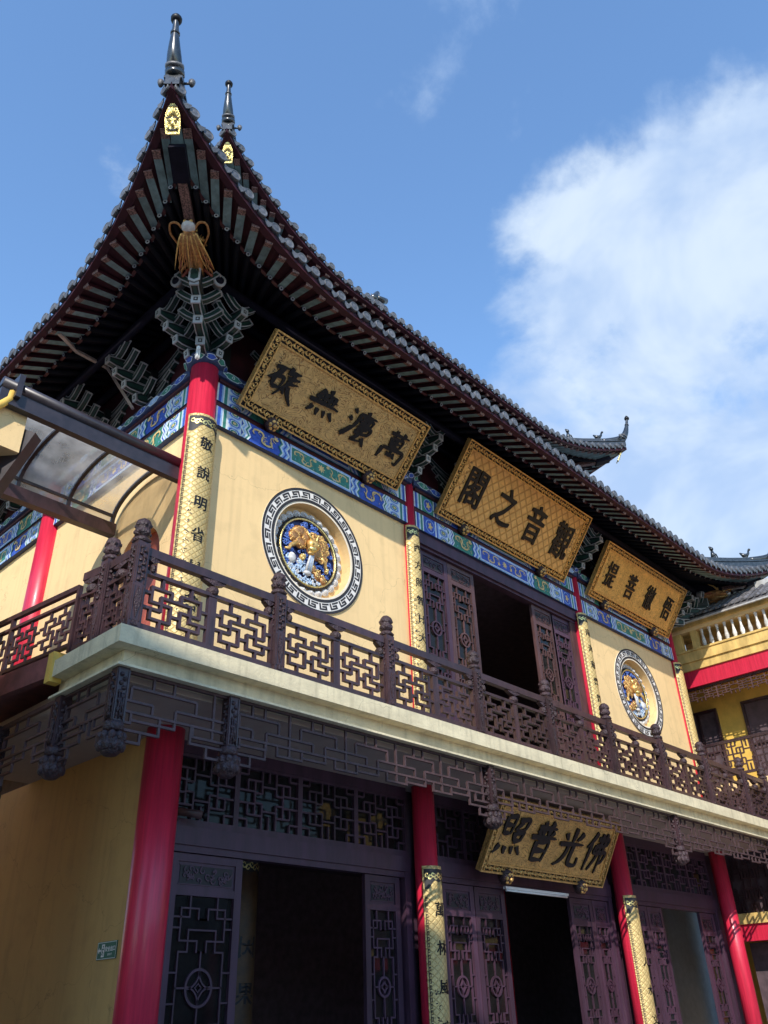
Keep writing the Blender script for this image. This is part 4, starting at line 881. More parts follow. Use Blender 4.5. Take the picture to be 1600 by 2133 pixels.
def rail_run(p, q, posts=True):
    """rails, lattice panels and small supports between two posts"""
    p, q = V(p), V(q); d = (q-p); L = d.length; u = d.normalized(); n = u.cross(Z_); rz = math.atan2(u.y, u.x); a, b2 = p+u*.088, q-u*.088; w = L-.176
    for z, h, wd_ in ((1.11, .115, .10), (.83, .05, .085), (.075, .11, .09)):
        mb = MB(); mb.bar(a+Z_*(z+FLOOR), b2+Z_*(z+FLOOR), wd_, h, 'wood'); mb.build(('top_rail', 'middle_rail', 'bottom_rail')[0 if z > 1 else 1 if z > .5 else 2], railing)
    npan = max(1, round(w/1.04)); mw = .06; pw = (w-(npan-1)*mw)/npan
    for i in range(npan):
        o = a+u*(pw+mw)*i+Z_*(FLOOR+.135)
        link('lattice_panel', RPANEL, railing, mx_axes(o, u*(pw/RW), -n, Z_))
        if i < npan-1: mb = MB(); mb.bar(o+u*(pw+mw/2), o+u*(pw+mw/2)+Z_*RH, mw, .075, 'wood', up=u.cross(Z_)); mb.build('mullion', railing)
    spots = ([.10, w/2, w-.10] if w > 1 else [w/2])
    for s in spots:
        mb = None; link('rail_bracket', VASE, railing, mx_axes(a+u*s+Z_*(FLOOR+.835), u*(1 if abs(s-w/2) < .01 else .5), -n, Z_))
PX = [4.57+2.2555*i for i in range(9)]+[24.10]; PY = BY0+.17
for x in PX: put_post(x, PY)
for i in range(len(PX)-1): rail_run((PX[i], PY, 0), (PX[i+1], PY, 0))
put_post(4.55, 9.17); rail_run((4.57, PY, 0), (4.55, 9.17, 0)); rail_run((4.55, 9.17, 0), (4.46, 9.72, 0))

# ---- hanging fretwork and pendants below the slab ------------------------------------
FRET = [(.06, 1, .69, 1), (.06, 1, .06, 1.9), (.69, 1, .69, 1.9), (.26, 0, .26, 1), (.46, 0, .46, 1), (.87, 0, .87, 3.3), (.49, 1.9, 1.27, 1.9), (1.27, 1.9, 1.27, 2.6), (.49, 2.6, 1.49, 2.6), (.49, 1.9, .49, 3.1),
        (.08, 3.1, .49, 3.1), (.67, 2.6, .67, 3.3), (.67, 3.3, 1.08, 3.3), (1.08, 2.6, 1.08, 3.3)]
def fret(fr, W, parent):
    """stepped fret panel, deeper at its two ends"""
    mb = MB(); t = .030; vh = .185; k = max(1, round(W/1.10)); s = W/k
    for i in range(-1, k):
        for (a, b2, c, d) in FRET:
            u0, u1 = (i+a)*s, (i+c)*s
            if b2 == d:
                u0, u1 = max(0, u0), min(W, u1)
                if u1-u0 > .01: mb.fbox(fr, u0, u1, -b2*vh-t/2, -b2*vh+t/2, -.018, .018, 'wood_fret')
            elif 0 < u0 < W: mb.fbox(fr, u0-t/2, u0+t/2, -max(b2, d)*vh-t*.48, -min(b2, d)*vh, -.016, .016, 'wood_fret')
    for sg in (0, 1):
        U = (lambda x: x) if sg == 0 else (lambda x: W-x)
        for (a, b2, c, d) in ((0, 3.75, .50, 3.75), (.50, 2.6, .50, 3.75), (0, 4.45, .26, 4.45), (.26, 3.75, .26, 4.45)):
            x0, x1 = min(U(a), U(c)), max(U(a), U(c))
            if b2 == d: mb.fbox(fr, x0, x1, -b2*vh-t/2, -b2*vh+t/2, -.017, .017, 'wood_fret')
            else: mb.fbox(fr, x0-t/2, x0+t/2, -max(b2, d)*vh-t*.48, -min(b2, d)*vh, -.0155, .0155, 'wood_fret')
    mb.fbox(fr, 0, W, -.035, .02, -.025, .025, 'wood_fret'); mb.build('fret_panel', parent)
def pendant_mesh():
    mb = MB(); w = .075; mb.box((-w, -w, -.72), (w, w, .02), 'wood')
    for k in range(4):
        M = Matrix.Rotation(k*math.pi/2, 4, 'Z'); f2 = Fr(M @ V((0, -w, 0)), M @ X_, Z_, M @ V((0, -1, 0)))
        mb.fbox(f2, -.072, -.055, -.62, -.02, 0, .01, 'wood'); mb.fbox(f2, .055, .072, -.62, -.02, 0, .01, 'wood')
        for q in range(10): mb.ball(f2((-.02, .02)[q % 2], -.08-.052*q, .002), (.03, .028, .03), 'wood_carved', 7, 5)
        for q in range(3): mb.tube([f2((q-1)*.03, -.30, .012), f2((q-1)*.02, -.45, .02), f2((q-1)*.045, -.6, .012)], .010, 5, 'wood_carved')
    mb.lathe([(.085, -.74), (.12, -.72), (.115, -.66), (.09, -.62)][::-1], 14, 'wood_carved', wob=.08, lobes=8)
    mb.lathe([(.075, -.735), (.125, -.77), (.145, -.83), (.14, -.90), (.115, -.96), (.07, -1.0), (.02, -1.01)], 18, 'wood_carved', wob=.05, lobes=9)
    for r in range(2):
        for k in range(9):
            a = 2*math.pi*(k+.5*r)/9; mb.ball((.122*math.cos(a), .122*math.sin(a), -.80-.10*r), (.045, .045, .06), 'wood_carved', 8, 5)
    return mb.mesh('pendant')
PEND = pendant_mesh(); FY = BY0+.20
pend_x = [BX0+.19, CX[0]-.02, CX[1], CX[2], CX[3]]
for x in pend_x: link('pendant', PEND, hall, Matrix.Translation((x, FY, SLAB_B-.01)))
for i in range(len(pend_x)-1): fret(Fr((pend_x[i]+.075, FY, SLAB_B), X_, Z_), pend_x[i+1]-pend_x[i]-.15, hall)
fret(Fr((pend_x[-1]+.075, FY, SLAB_B), X_, Z_), BX1-pend_x[-1]-.12, hall)
lx = BX0+.19
for y in (9.86, 11.6): link('pendant', PEND, hall, Matrix.Translation((lx, y, SLAB_B-.01)))
fret(Fr((lx, 9.86-.075, SLAB_B), -Y_, Z_), 9.86-FY-.15, hall); fret(Fr((lx, 11.6-.075, SLAB_B), -Y_, Z_), 1.74-.15, hall)

# ---- doors -----------------------------------------------------------------------------
def sym(segs):
    o = []
    for s in segs:
        o.append(s); a, b2, c, d = s
        o.append((1-a, b2, 1-c, d)); o.append((a, 1-b2, c, 1-d)); o.append((1-a, 1-b2, 1-c, 1-d))
    return list(dict.fromkeys([(min(a, c), min(b2, d), max(a, c), max(b2, d)) for a, b2, c, d in o]))
DOORSEG = sym([(.27, 0, .27, .12), (.13, .07, .42, .07), (.13, .07, .13, .12), (.42, .07, .42, .13), (.42, .13, .58, .13), (0, .12, .27, .12), (.13, .12, .13, .25), (0, .18, .13, .18), (.13, .25, .42, .25),
               (.27, .19, .27, .31), (.27, .19, .73, .19), (.42, .25, .42, .31), (.42, .31, .58, .31), (.13, .31, .27, .31), (.13, .31, .13, .5), (.5, .31, .5, .39), (0, .42, .13, .42), (.13, .5, .30, .5)])
def carve(mb, fr, u0, u1, v0, v1, n, m, seed, dens=26):
    rnd = random.Random(seed); W, H = u1-u0, v1-v0
    for k in range(dens):
        cu, cv = u0+W*rnd.uniform(.06, .94), v0+H*rnd.uniform(.14, .86); r = H*rnd.uniform(.13, .24); a0 = rnd.uniform(0, 6.28); s = rnd.choice((-1, 1))
        mb.ribbon([(cu+r*(1-.1*t)*math.cos(a0+s*t*.75), cv+r*(1-.1*t)*math.sin(a0+s*t*.75)) for t in range(8)], H*.075, fr, n+.0006*(k % 9), m, .012)
def leaf(name, fr, W, z0, z1, parent, lt, lb, tint='door_glass', seed=1, wood='wood_door'):
    """door leaf in frame fr (u from its left edge, n outward); lattice between lb and lt"""
    d = MB(); s = .10*min(1, W/.9)+.02; T = .035
    d.fbox(fr, 0, s, z0, z1, -T, T, wood); d.fbox(fr, W-s, W, z0, z1, -T, T, wood)
    for a, b2 in ((z1-.10, z1), (lt, lt+.10), (lb-.10, lb), (z0, z0+.14)): d.fbox(fr, s, W-s, a, b2, -T+.002, T-.002, wood)
    # top panel field
    p0, p1 = lt+.10, z1-.10; d.fbox(fr, s, W-s, p0, p1, -.02, .012, wood)
    q = .045; d.fbox(fr, s+q, W-s-q, p0+q, p1-q, .0125, .02, 'black_paint')
    o = d.build(name, parent)
    c = MB(); carve(c, fr, s+q, W-s-q, p0+q, p1-q, .0205, wood, seed)
    for a, b2, e, f in ((s+.025, W-s-.025, p1-q, p1-q+.012), (s+.025, W-s-.025, p0+q-.012, p0+q)): c.fbox(fr, a, b2, e, f, .0122, .022, wood)
    c.build('carved_panel', o)
    l = MB(); f2 = Fr(fr(s, lb), fr.u, fr.v, fr.n); w, h = W-2*s, lt-lb; t = .022
    for (a, b2, c_, e) in DOORSEG:
        if abs(a-c_) < 1e-6: l.fbox(f2, a*w-t/2, a*w+t/2, h*b2-t*.45, h*e+t*.45, -.012, .022, wood)
        else: l.fbox(f2, a*w-t*.45, c_*w+t*.45, h*b2-t/2, h*b2+t/2, -.011, .021, wood)
    rr = .21*w
    ring = [(w/2+rr*math.cos(a), h/2+rr*1.05*math.sin(a)) for a in [2*math.pi*k/28 for k in range(29)]]; l.ribbon(ring, .032, f2, -.008, wood, .034)
    for k in range(4):
        a = k*math.pi/2+math.pi/4; c1 = (w/2+rr*1.38*math.cos(a), h/2+rr*1.40*math.sin(a)); r2 = rr*1.0
        arc = [(c1[0]+r2*math.cos(b2), c1[1]+r2*1.05*math.sin(b2)) for b2 in [a+math.pi-.78+1.56*j/8 for j in range(9)]]; l.ribbon(arc, .022, f2, -.006, wood, .030)
    l.ribbon([(w/2+.05*math.cos(k*math.pi/2), h/2+.05*math.sin(k*math.pi/2)) for k in range(5)], .018, f2, -.004, wood, .02)
    for v in (.39, .61): l.fbox(f2, w/2-t/2, w/2+t/2, min(h*v, h/2+(rr if v > .5 else -rr)), max(h*v, h/2+(rr if v > .5 else -rr)), -.009, .02, wood)
    l.build('lattice', o)
    gmb = MB(); gmb.poly([fr(s, lb, -.018), fr(W-s, lb, -.018), fr(W-s, lt, -.018), fr(s, lt, -.018)], tint); gmb.build('pane', o)
    if lb-.1 > z0+.14:
        e = MB(); e.fbox(fr, s, W-s, z0+.14, lb-.10, -.02, .01, wood); e.fbox(fr, s+.06, W-s-.06, z0+.2, lb-.16, .0105, .02, wood); e.build('lower_panel', o)
    return o
# upper storey, middle bay
UY = 10.12; fU = lambda x: Fr((x, UY, 0), X_, Z_)
mb = MB(); x0, x1 = CX[1]+.13, CX[2]-.13
mb.fbox(fU(0), x0, x1, 8.62, 8.895, -.1, .16, 'wood_door'); mb.fbox(fU(0), x0, x1, 8.56, 8.62, -.08, .10, 'wood_door'); mb.fbox(fU(0), x0, x0+.27, FLOOR, 8.56, -.1, .08, 'wood_door'); mb.fbox(fU(0), x1-.27, x1, FLOOR, 8.56, -.1, .08, 'wood_worn'); mb.build('door_frame', hall)
for k, x in enumerate((x0+.27, x0+1.21, 16.10, 17.04-.11)): leaf('door', fU(x), .93 if k < 2 else .90, FLOOR+.05, 8.55, hall, 8.06, 5.6, seed=k, wood='wood_worn' if k in (1, 2) else 'wood_door')
# ground floor
LY = 10.30; fD = lambda x: Fr((x, LY, 0), X_, Z_)
TRSEG = sym([(.5, 0, .5, .22), (.14, .22, .38, .22), (.38, 0, .38, .22), (.14, .22, .14, .40), (0, .40, .26, .40), (.26, .22, .26, .40), (.26, .40, .26, .5), (.38, .30, .62, .30), (.38, .22, .38, .42), (.26, .42, .38, .42), (0, .14, .14, .14), (.14, 0, .14, .14)])
for i in range(3):
    x0, x1 = CX[i]+RCL[i]-.02, CX[i+1]-RCL[i+1]+.02; mb = MB()
    mb.fbox(fD(0), x0, x1, 2.06, 2.30, -.12, .10, 'wood_door'); mb.fbox(fD(0), x0, x1, 2.302, 2.40, -.1, .06, 'wood_door'); mb.fbox(fD(0), x0, x1, 3.30, SOFFIT, -.1, .06, 'wood_door')
    mb.fbox(fD(0), x0, x0+.13, -1.6, 2.06, -.1, .08, 'wood_door'); mb.fbox(fD(0), x1-.13, x1, -1.6, 2.06, -.1, .08, 'wood_door'); mb.fbox(fD(0), x0+.13, x1-.13, 1.97, 2.06, -.09, .07, 'wood_door'); mb.build('door_frame', hall)
    k = 4 if i != 1 else 5; w = (x1-x0)/k
    for j in range(k):
        f2 = Fr((x0+j*w, LY, 2.40), X_, Z_); W, H = w, .90; t = MB(); s = .045
        t.fbox(f2, 0, s, 0, H, -.03, .04, 'wood_door'); t.fbox(f2, W-s, W, 0, H, -.03, .04, 'wood_door'); t.fbox(f2, s, W-s, H-s, H, -.03, .04, 'wood_door'); o = t.build('transom', hall)
        l = MB(); f3 = Fr(f2(s, .0), X_, Z_); ww = W-2*s
        for (a, b2, c, e) in TRSEG:
            if abs(a-c) < 1e-6: l.fbox(f3, a*ww-.014, a*ww+.014, H*b2, H*e, -.012, .03, 'wood_door')
            else: l.fbox(f3, a*ww, c*ww, H*b2-.014, H*b2+.014, -.011, .029, 'wood_door')
        l.build('lattice', o); g_ = MB(); g_.poly([f3(0, 0, -.02), f3(ww, 0, -.02), f3(ww, H, -.02), f3(0, H, -.02)], 'door_glass'); g_.build('pane', o)
for x in CX[1:]: mb = MB(); mb.box((x-.22, LY+.125, -1.6), (x+.75, LY+.22, SOFFIT), 'wood_door'); mb.build('door_pier', hall)
ZD0, ZD1, ZLT, ZLB = -1.58, 1.96, 1.44, -.72
for k, (x, w) in enumerate(((6.62, 1.20), (10.30, .82), (12.20, .92), (13.14, .92), (16.32, .86), (17.20, .62), (18.66, .92), (19.60, .72), (22.30, .80))): leaf('door', fD(x), w, ZD0, ZD1, hall, ZLT, ZLB, seed=20+k)

# ================================================================== NAME PLAQUES
def plaque(label, xc, W, yb, zb, yt, zt, chars, size, face, seed, fw=.20, sx=1.0, bold=.03, knobs=True, sigs=(1, 1), shear=0.0, span=.6):
    v = V((0, yt-yb, zt-zb)); H = v.length; v.normalize(); o = V((xc-W/2, yb, zb)); root = thing('name_plaque', label, 'plaque', (xc, yb, zb), 'gilt name plaques on the hall')
    fr = Fr(o, X_, v); Mo = mx_axes(o, X_, -fr.n, v)            # local: x along, -y outward, z up the face
    fl = Fr((0, 0, 0), X_, Z_)
    b = MB(); b.fbox(fl, 0, W, 0, H, -.07, -.005, 'gold_frame'); b.fbox(fl, .02, W-.02, .02, H-.02, -.004, .012, 'black'); b.build('back_board', root, Mo)
    b = MB(); b.poly([fl(fw, fw, .022), fl(W-fw, fw, .022), fl(W-fw, H-fw, .022), fl(fw, H-fw, .022)], face); b.build('face_panel', root, Mo)
    # frame: raised borders and pierced scrollwork over black
    b = MB()
    for e, t, n1 in ((0.0, .03, .06), (fw-.03, .03, .045)):
        b.fbox(fl, e, W-e, e, e+t, .0125, n1, 'gold_frame'); b.fbox(fl, e, W-e, H-e-t, H-e, .0125, n1, 'gold_frame'); b.fbox(fl, e, e+t, e+t, H-e-t, .0125, n1, 'gold_frame'); b.fbox(fl, W-e-t, W-e, e+t, H-e-t, .0125, n1, 'gold_frame')
    b.build('frame', root, Mo)
    b = MB(); rnd = random.Random(seed); mid = fw/2; r = fw*.27
    def scroll(cu, cv, a0, s, k=0):
        pts = []
        for t in range(11): q = r*(1.15-.085*t); pts.append((cu+q*math.cos(a0+s*t*.62), cv+q*math.sin(a0+s*t*.62)))
        b.ribbon(pts, [.009+.011*math.sin(math.pi*(t+.5)/11) for t in range(11)], fl, .015+.001*k, 'gold_frame' if k else 'gold', .022)
    n = int(W/(fw*.74))
    for i in range(n):
        u = fw*.5+(W-fw)*(i+.5)/n; s = (-1, 1)[i % 2]
        for cv in (mid, H-mid): scroll(u, cv+.012*s, 1.57*s+.5, s, i % 3); scroll(u+.05, cv-.02*s, -1.57*s, -s, (i+1) % 3); b.ball(fl(u, cv, .028), (.02, .014, .02), 'gold_bright', 6, 4)
    n = int(H/(fw*.74))
    for i in range(n):
        vv = fw*.5+(H-fw)*(i+.5)/n; s = (-1, 1)[i % 2]
        for cu in (mid, W-mid): scroll(cu+.012*s, vv, .3*s, s, i % 3); scroll(cu-.02*s, vv+.05, 3.1, -s, (i+1) % 3); b.ball(fl(cu, vv, .028), (.02, .014, .02), 'gold_bright', 6, 4)
    b.build('scrollwork', root, Mo)
    # characters
    n = len(chars)
    for i, ch in enumerate(chars):
        b = MB(); cu = W/2+(i-(n-1)/2)*W*span/(n-1)*1.18; cv = H*.5
        if ch in BRUSH: brush(b, ch, fl, cu, cv, size, .024, .03, 'black', .115, shear, seed+i)
        else: write(b, ch, lambda x, y, z, cu=cu, cv=cv: fl(cu+x, cv+y, .024+z), size, .03, 'black', bold, sx, shear, .018, seed+i)
        b.build('character', root, Mo)
    b = MB(); rs = random.Random(seed+5)
    for side, cnt in ((0, sigs[0]), (1, sigs[1])):
        for k in range(cnt*6):
            u = fw+.13 if side == 0 else W-fw-.13; scribble(b, fl, u, H*.76-.115*(k % 6)*(H/1.6)*.95, .07, .0235, 'black_paint', rs)
    if sigs[0] or sigs[1]: tag(b.build('signature', root, Mo), kind='stuff')
    if knobs:
        for u in (W*.19, W*.80):
            b = MB(); M = Matrix.Translation(fl(u, -.03, .02)) @ Matrix.Rotation(R(90), 4, 'X')
            b.lathe([(.03, -.12), (.11, -.08), (.145, 0), (.13, .08), (.08, .14), (.02, .16)], 14, 'wood_carved', M, wob=.07, lobes=7)
            for k in range(6): a = k*1.05; b.ball(fl(u+.07*math.cos(a), -.03+.07*math.sin(a), .14), (.045, .03, .045), 'gold_frame', 7, 5)
            b.ball(fl(u, -.03, .18), .04, 'gold_frame', 8, 5); b.build('support_knob', root, Mo)
    return root
plaque('large gilt plaque with four black characters over the left round relief', 8.86, 4.17, 9.80, 9.47, 8.76, 10.60, '礙無灋萬', .66, 'plaque_cloud', 1, bold=.014, shear=.10)
plaque('largest gilt plaque with diamond-patterned face above the upper doors', 14.84, 5.06, 9.86, 9.50, 8.71, 10.96, '閣之音觀', .98, 'plaque_diamond', 2, bold=.017, sx=.74)
plaque('orange-gold plaque with cloud-patterned face over the right round relief', 20.82, 4.55, 9.85, 9.53, 8.92, 10.82, '提菩徹悟', .74, 'plaque_cloud_orange', 3, bold=.012, sx=.68)
plaque('gilt plaque with brush script above the ground-floor entrance', 14.84, 4.16, 9.84, 2.157, 9.15, 3.34, '照普光佛', .78, 'plaque_low', 4, fw=.17, bold=.016, sx=.7, shear=.22, sigs=(1, 1))

# ================================================================== COUPLET BOARDS
def couplet(label, x, y, z0, z1, chars, r, zc, size, side_marks=True, seed=0, step=.58, face='couplet_gold', ang=72):
    root = thing('couplet_board', label, 'couplet', (x, y, z0), 'gilt couplet boards on the columns'); A = R(ang)
    P = lambda a, z, n=0.0: V((x+(r+n)*math.sin(a), y-(r+n)*math.cos(a), z))        # a: angle from straight-out
    b = MB(); n = 20; zs = [z0, z1]
    for i in range(n):
        a, c = -A+2*A*i/n, -A+2*A*(i+1)/n; b.add([P(a, z0), P(c, z0), P(c, z1), P(a, z1)], [(0, 1, 2, 3)], face, True)
        b.add([P(a, z0, -.05), P(c, z0, -.05), P(c, z1, -.05), P(a, z1, -.05)], [(3, 2, 1, 0)], 'gold_frame'); b.poly([P(a, z1), P(c, z1), P(c, z1, -.05), P(a, z1, -.05)], 'gold_frame'); b.poly([P(a, z0, -.05), P(c, z0, -.05), P(c, z0), P(a, z0)], 'gold_frame')
    for a in (-A, A): b.poly([P(a, z0), P(a, z1), P(a, z1, -.05), P(a, z0, -.05)], 'gold_frame')
    b.build('board', root)
    wrap = lambda cz: (lambda u, v, nn: P(u/r, cz+v, nn))
    # key-fret borders
    for sg in (-1, 1):
        b = MB(); e = sg*(A*r-.035); k = 0; z = z0+.45
        while z < z1-.5:
            w = wrap(z); q = .010
            for (u0, v0, u1, v1) in ((0, 0, .03, 0), (.03, 0, .03, .05), (.008, .05, .03, .05), (.008, .025, .008, .05), (0, 0, 0, .075)):
                b.poly([w(e-sg*min(u0, u1)-q/2, min(v0, v1)-q/2, .004), w(e-sg*min(u0, u1)+(abs(u1-u0)+q/2)*(1 if sg < 0 else 1)*(-sg if sg > 0 else 1)*1.0, min(v0, v1)-q/2, .004), w(e-sg*max(u0, u1)+q/2*(-sg), max(v0, v1)+q/2, .004), w(e-sg*min(u0, u1)-q/2, max(v0, v1)+q/2, .004)], 'black_paint')
            z += .085
        b.build('key_border', root)
    # cloud-scroll ornaments at the two ends
    for (zt, s) in ((z1, -1), (z0, 1)):
        b = MB(); N = 24; top, bot = [], []
        for i in range(N+1):
            u = (-1+2*i/N)*(A*r-.03); top.append((u, zt+s*.05)); bot.append((u, zt+s*(.30+.07*math.cos(u/(A*r)*math.pi*1.0)*-1+.025*math.cos(u/(A*r)*math.pi*3))))
        for i in range(N): b.poly([P(q[0]/r, q[1], .004) for q in ((top[i], top[i+1], bot[i+1], bot[i]) if s < 0 else (bot[i], bot[i+1], top[i+1], top[i]))][::-1], 'black_paint')
        rnd = random.Random(seed+3)
        for k in range(9):
            cu = (-.8+1.6*k/8)*A*r*.9; cv = zt+s*(.14+.05*(k % 2)); rr = .055*min(1, r/.3); sg = (-1, 1)[k % 2]
            pts = [(cu+rr*(1.1-.09*t)*math.cos(sg*t*.7), cv+rr*(1.1-.09*t)*math.sin(sg*t*.7)) for t in range(10)]
            for i in range(9):
                (ua, va), (ub, vb) = pts[i], pts[i+1]; dx, dy = ub-ua, vb-va; l = math.hypot(dx, dy); px, py = -dy/l*.010, dx/l*.010
                b.poly([P((ua+px)/r, va+py, .007), P((ub+px)/r, vb+py, .007), P((ub-px)/r, vb-py, .007), P((ua-px)/r, va-py, .007)], 'gold_bright'); b.poly([P((ua-px)/r, va-py, .0075), P((ub-px)/r, vb-py, .0075), P((ub+px)/r, vb+py, .0075), P((ua+px)/r, va+py, .0075)], 'gold_bright')
        b.build('end_scroll', root)
    for i, ch in enumerate(chars):
        z = zc-step*i
        if z < z0+.4: break
        b = MB(); write(b, ch, wrap(z), size, .006, 'black', .014, 1.0, .05, .03, seed+i); b.build('character', root)
    if side_marks:
        b = MB(); rs = random.Random(seed)
        class WF:
            def __call__(s_, u, v, nn=0.0): return P(u/r, v, nn)
        for k in range(12): scribble(b, WF(), -r*.66, zc-1.2-.17*k, .07, .004, 'black_paint', rs)
        tag(b.build('signature', root), kind='stuff')
    return root
couplet('gilt curved couplet board on the red corner column, round antique characters', CX[0], YF, 4.25, 8.82, '敬說明省是菩', .30, 8.22, .26, seed=1)
couplet('gilt curved couplet board between the left round relief and the upper doors', CX[1], YF-.02, 4.25, 8.82, '西方照智日大昭東來', .205, 8.28, .21, seed=2, step=.40)
couplet('gilt curved couplet board between the upper doors and the right round relief', CX[2], YF-.02, 4.25, 8.82, '南海慈雲普度眾生', .205, 8.28, .21, seed=3, step=.44, side_marks=False)
couplet('gilt curved couplet board on the far right column beside the side building', CX[3], YF-.02, 4.25, 8.82, '', .205, 8.2, .21, seed=4, side_marks=False)
couplet('gilt couplet board on the ground-floor column left of the entrance', CX[1], YF-.02, -1.5, 2.12, '萬林風應心月', .235, 1.45, .23, seed=5, step=.56)
couplet('gilt couplet board on the ground-floor column right of the entrance', CX[2], YF-.02, -1.5, 2.06, '一人水文山大', .235, 1.30, .19, seed=6, step=.52, side_marks=False)
couplet('shade-darkened gilt board inside the doorway behind the nearest left door leaf', 9.02, 11.9, -1.5, 2.3, '因果前生', .30, .95, .34, seed=7, step=.62, side_marks=False, face='gilt_shaded')

# ================================================================== ROUND RELIEFS
KEY = ["111111111", "100000001", "101111101", "101000101", "101011101", "101010001", "101010111", "100010000", "111110111"]
def medallion(label, xc, mirror, seed):
    root = thing('round_relief', label, 'relief', (xc, YF, MED_Z-MED_R), 'round reliefs in the upper wall'); f = frF; rnd = random.Random(seed)
    P = lambda r, a, n=0.0: f(xc+r*math.cos(a), MED_Z+r*math.sin(a), n)
    def ring(b, r0, r1, n0, n1, m, seg=96):
        for i in range(seg):
            a, c = 2*math.pi*i/seg, 2*math.pi*(i+1)/seg
            b.add([P(r0, a, n1), P(r1, a, n1), P(r1, c, n1), P(r0, c, n1)], [(0, 1, 2, 3)], m); b.add([P(r1, a, n0), P(r1, c, n0), P(r1, c, n1), P(r1, a, n1)], [(0, 1, 2, 3)], m); b.add([P(r0, a, n0), P(r0, a, n1), P(r0, c, n1), P(r0, c, n0)], [(0, 1, 2, 3)], m)
    R0 = MED_R
    b = MB(); ring(b, R0-.255, R0, 0.001, .02, 'key_white'); b.build('key_ground', root)
    b = MB(); ring(b, R0-.045, R0+.002, .0202, .026, 'black_paint'); b.build('outer_rim', root)
    b = MB(); ring(b, R0-.265, R0-.212, .0202, .026, 'black_paint'); b.build('inner_rim', root)
    # meander: interlocking hooks between the two black rims
    b = MB(); N = 26; ri, ro = R0-.192, R0-.064; rows = 5; dr = (ro-ri)/rows
    hooks = [((0, 4), (6, 5)), ((0, 0), (1, 5)), ((5, 2), (6, 5)), ((2, 2), (6, 3)), ((2, 0), (3, 3)), ((2, 0), (9, 1)), ((8, 0), (9, 3)), ((8, 0), (9, 1))]
    per = 9.0
    for i in range(N):
        for (u0, v0), (u1, v1) in (((0, 0), (1.4, 5)), ((0, 3.65), (6.2, 5)), ((4.8, 1.8), (6.2, 5)), ((2.3, 1.8), (6.2, 3.15)), ((2.3, 0), (8.2, 1.3))):
            k = 4; a0, a1 = 2*math.pi*(i+u0/per)/N, 2*math.pi*(i+u1/per)/N; A_, B_ = ri+dr*v0, ri+dr*v1
            kk = max(1, int((a1-a0)/.03)); dz = .0204+.0004*(int(u0*3+v0) % 5)
            for q in range(kk):
                p, s = a0+(a1-a0)*q/kk, a0+(a1-a0)*(q+1)/kk; b.poly([P(A_, p, dz), P(B_, p, dz), P(B_, s, dz), P(A_, s, dz)], 'black_paint')
    b.build('key_pattern', root)
    b = MB(); ring(b, .93, R0-.262, .001, .012, 'cream'); b.build('lip', root)
    # inside the recess: lotus petals, rope, gilt rim, relief
    D = -.22
    petal = MB()
    for q, dd in ((1.0, .0), (.74, .016), (.50, .030), (.30, .040)):
        shp = [(.098*q*math.cos(a), (.082*q*math.sin(a) if math.sin(a) > 0 else .055*q*math.sin(a))) for a in [2*math.pi*k/16 for k in range(16)]]
        petal.prism(shp, Fr((0, 0, 0), X_, Z_), dd-.02, dd+.010, 'lotus')
    petal.ball((0, -.045, -.005), (.024, .014, .028), 'lotus', 8, 5); pm = petal.mesh('lotus_petal')
    NP = 26
    for i in range(NP):
        a = 2*math.pi*i/NP; c = P(.785, a, D+.03); rad = V((math.cos(a), 0, math.sin(a))); tng = V((-math.sin(a), 0, math.cos(a)))
        link('lotus_petal', pm, root, mx_axes(c, -tng*.97, V((0, 1, 0)), rad))
    b = MB(); n = 90
    b.tube([P(.712, 2*math.pi*i/n, D+.05) for i in range(n+1)], .024, 8, 'black_paint', caps=False)
    for i in range(n): b.ball(P(.712, 2*math.pi*i/n, D+.075), .016, 'black_paint', 5, 4)
    b.build('rope_ring', root)
    b = MB(); b.tube([P(.676, 2*math.pi*i/64, D+.07) for i in range(65)], .020, 8, 'gold_bright', caps=False); b.build('gilt_rim', root)
    b = MB(); b.poly([P(.68, 2*math.pi*i/48, D+.012) for i in range(48)], 'rel_navy'); b.build('relief_ground', root)
    sx = -1 if mirror else 1
    G = lambda u, v, n=0.0: f(xc+u*sx*1.10, MED_Z+v*1.10, D+.02+n*.8)
    b = MB()      # blue curling clouds
    for k in range(150):
        t, rr = rnd.uniform(0, 6.28), .58*math.sqrt(rnd.random()); u, v = rr*math.cos(t), rr*math.sin(t)
        if v < -.34: continue
        q = rnd.uniform(.028, .05); s = rnd.choice((-1, 1)); a0 = rnd.uniform(0, 6.28)
        b.tube([G(u+q*(1-.1*j)*math.cos(a0+s*j*.8), v+q*(1-.1*j)*math.sin(a0+s*j*.8), .03+.004*j) for j in range(8)], [.018-.0012*j for j in range(8)], 6, 'rel_blue')
    for k in range(26):
        t, rr = rnd.uniform(0, 6.28), .5*math.sqrt(rnd.random()); u, v = rr*math.cos(t), rr*math.sin(t)
        if v > -.3: b.tube([G(u-.10, v+.02*math.sin(k), .03), G(u, v-.02, .045), G(u+.10, v-.06, .03)], [.008, .026, .006], 6, 'rel_blue')
    b.build('clouds', root)
    b = MB()      # pale waves low down, and the water spout
    for k in range(130):
        u = rnd.uniform(-.55, .5); v = rnd.uniform(-.6, -.22-.10*math.sin(u*4)); 
        if math.hypot(u, v) > .59: continue
        q = rnd.uniform(.025, .048); a0 = rnd.uniform(0, 6.28)
        b.tube([G(u+q*(1-.1*j)*math.cos(a0+j*.8), v+q*(1-.1*j)*math.sin(a0+j*.8), .045+.004*j) for j in range(7)], [.019-.0014*j for j in range(7)], 6, 'rel_wave' if rnd.random() < .7 else 'lotus')
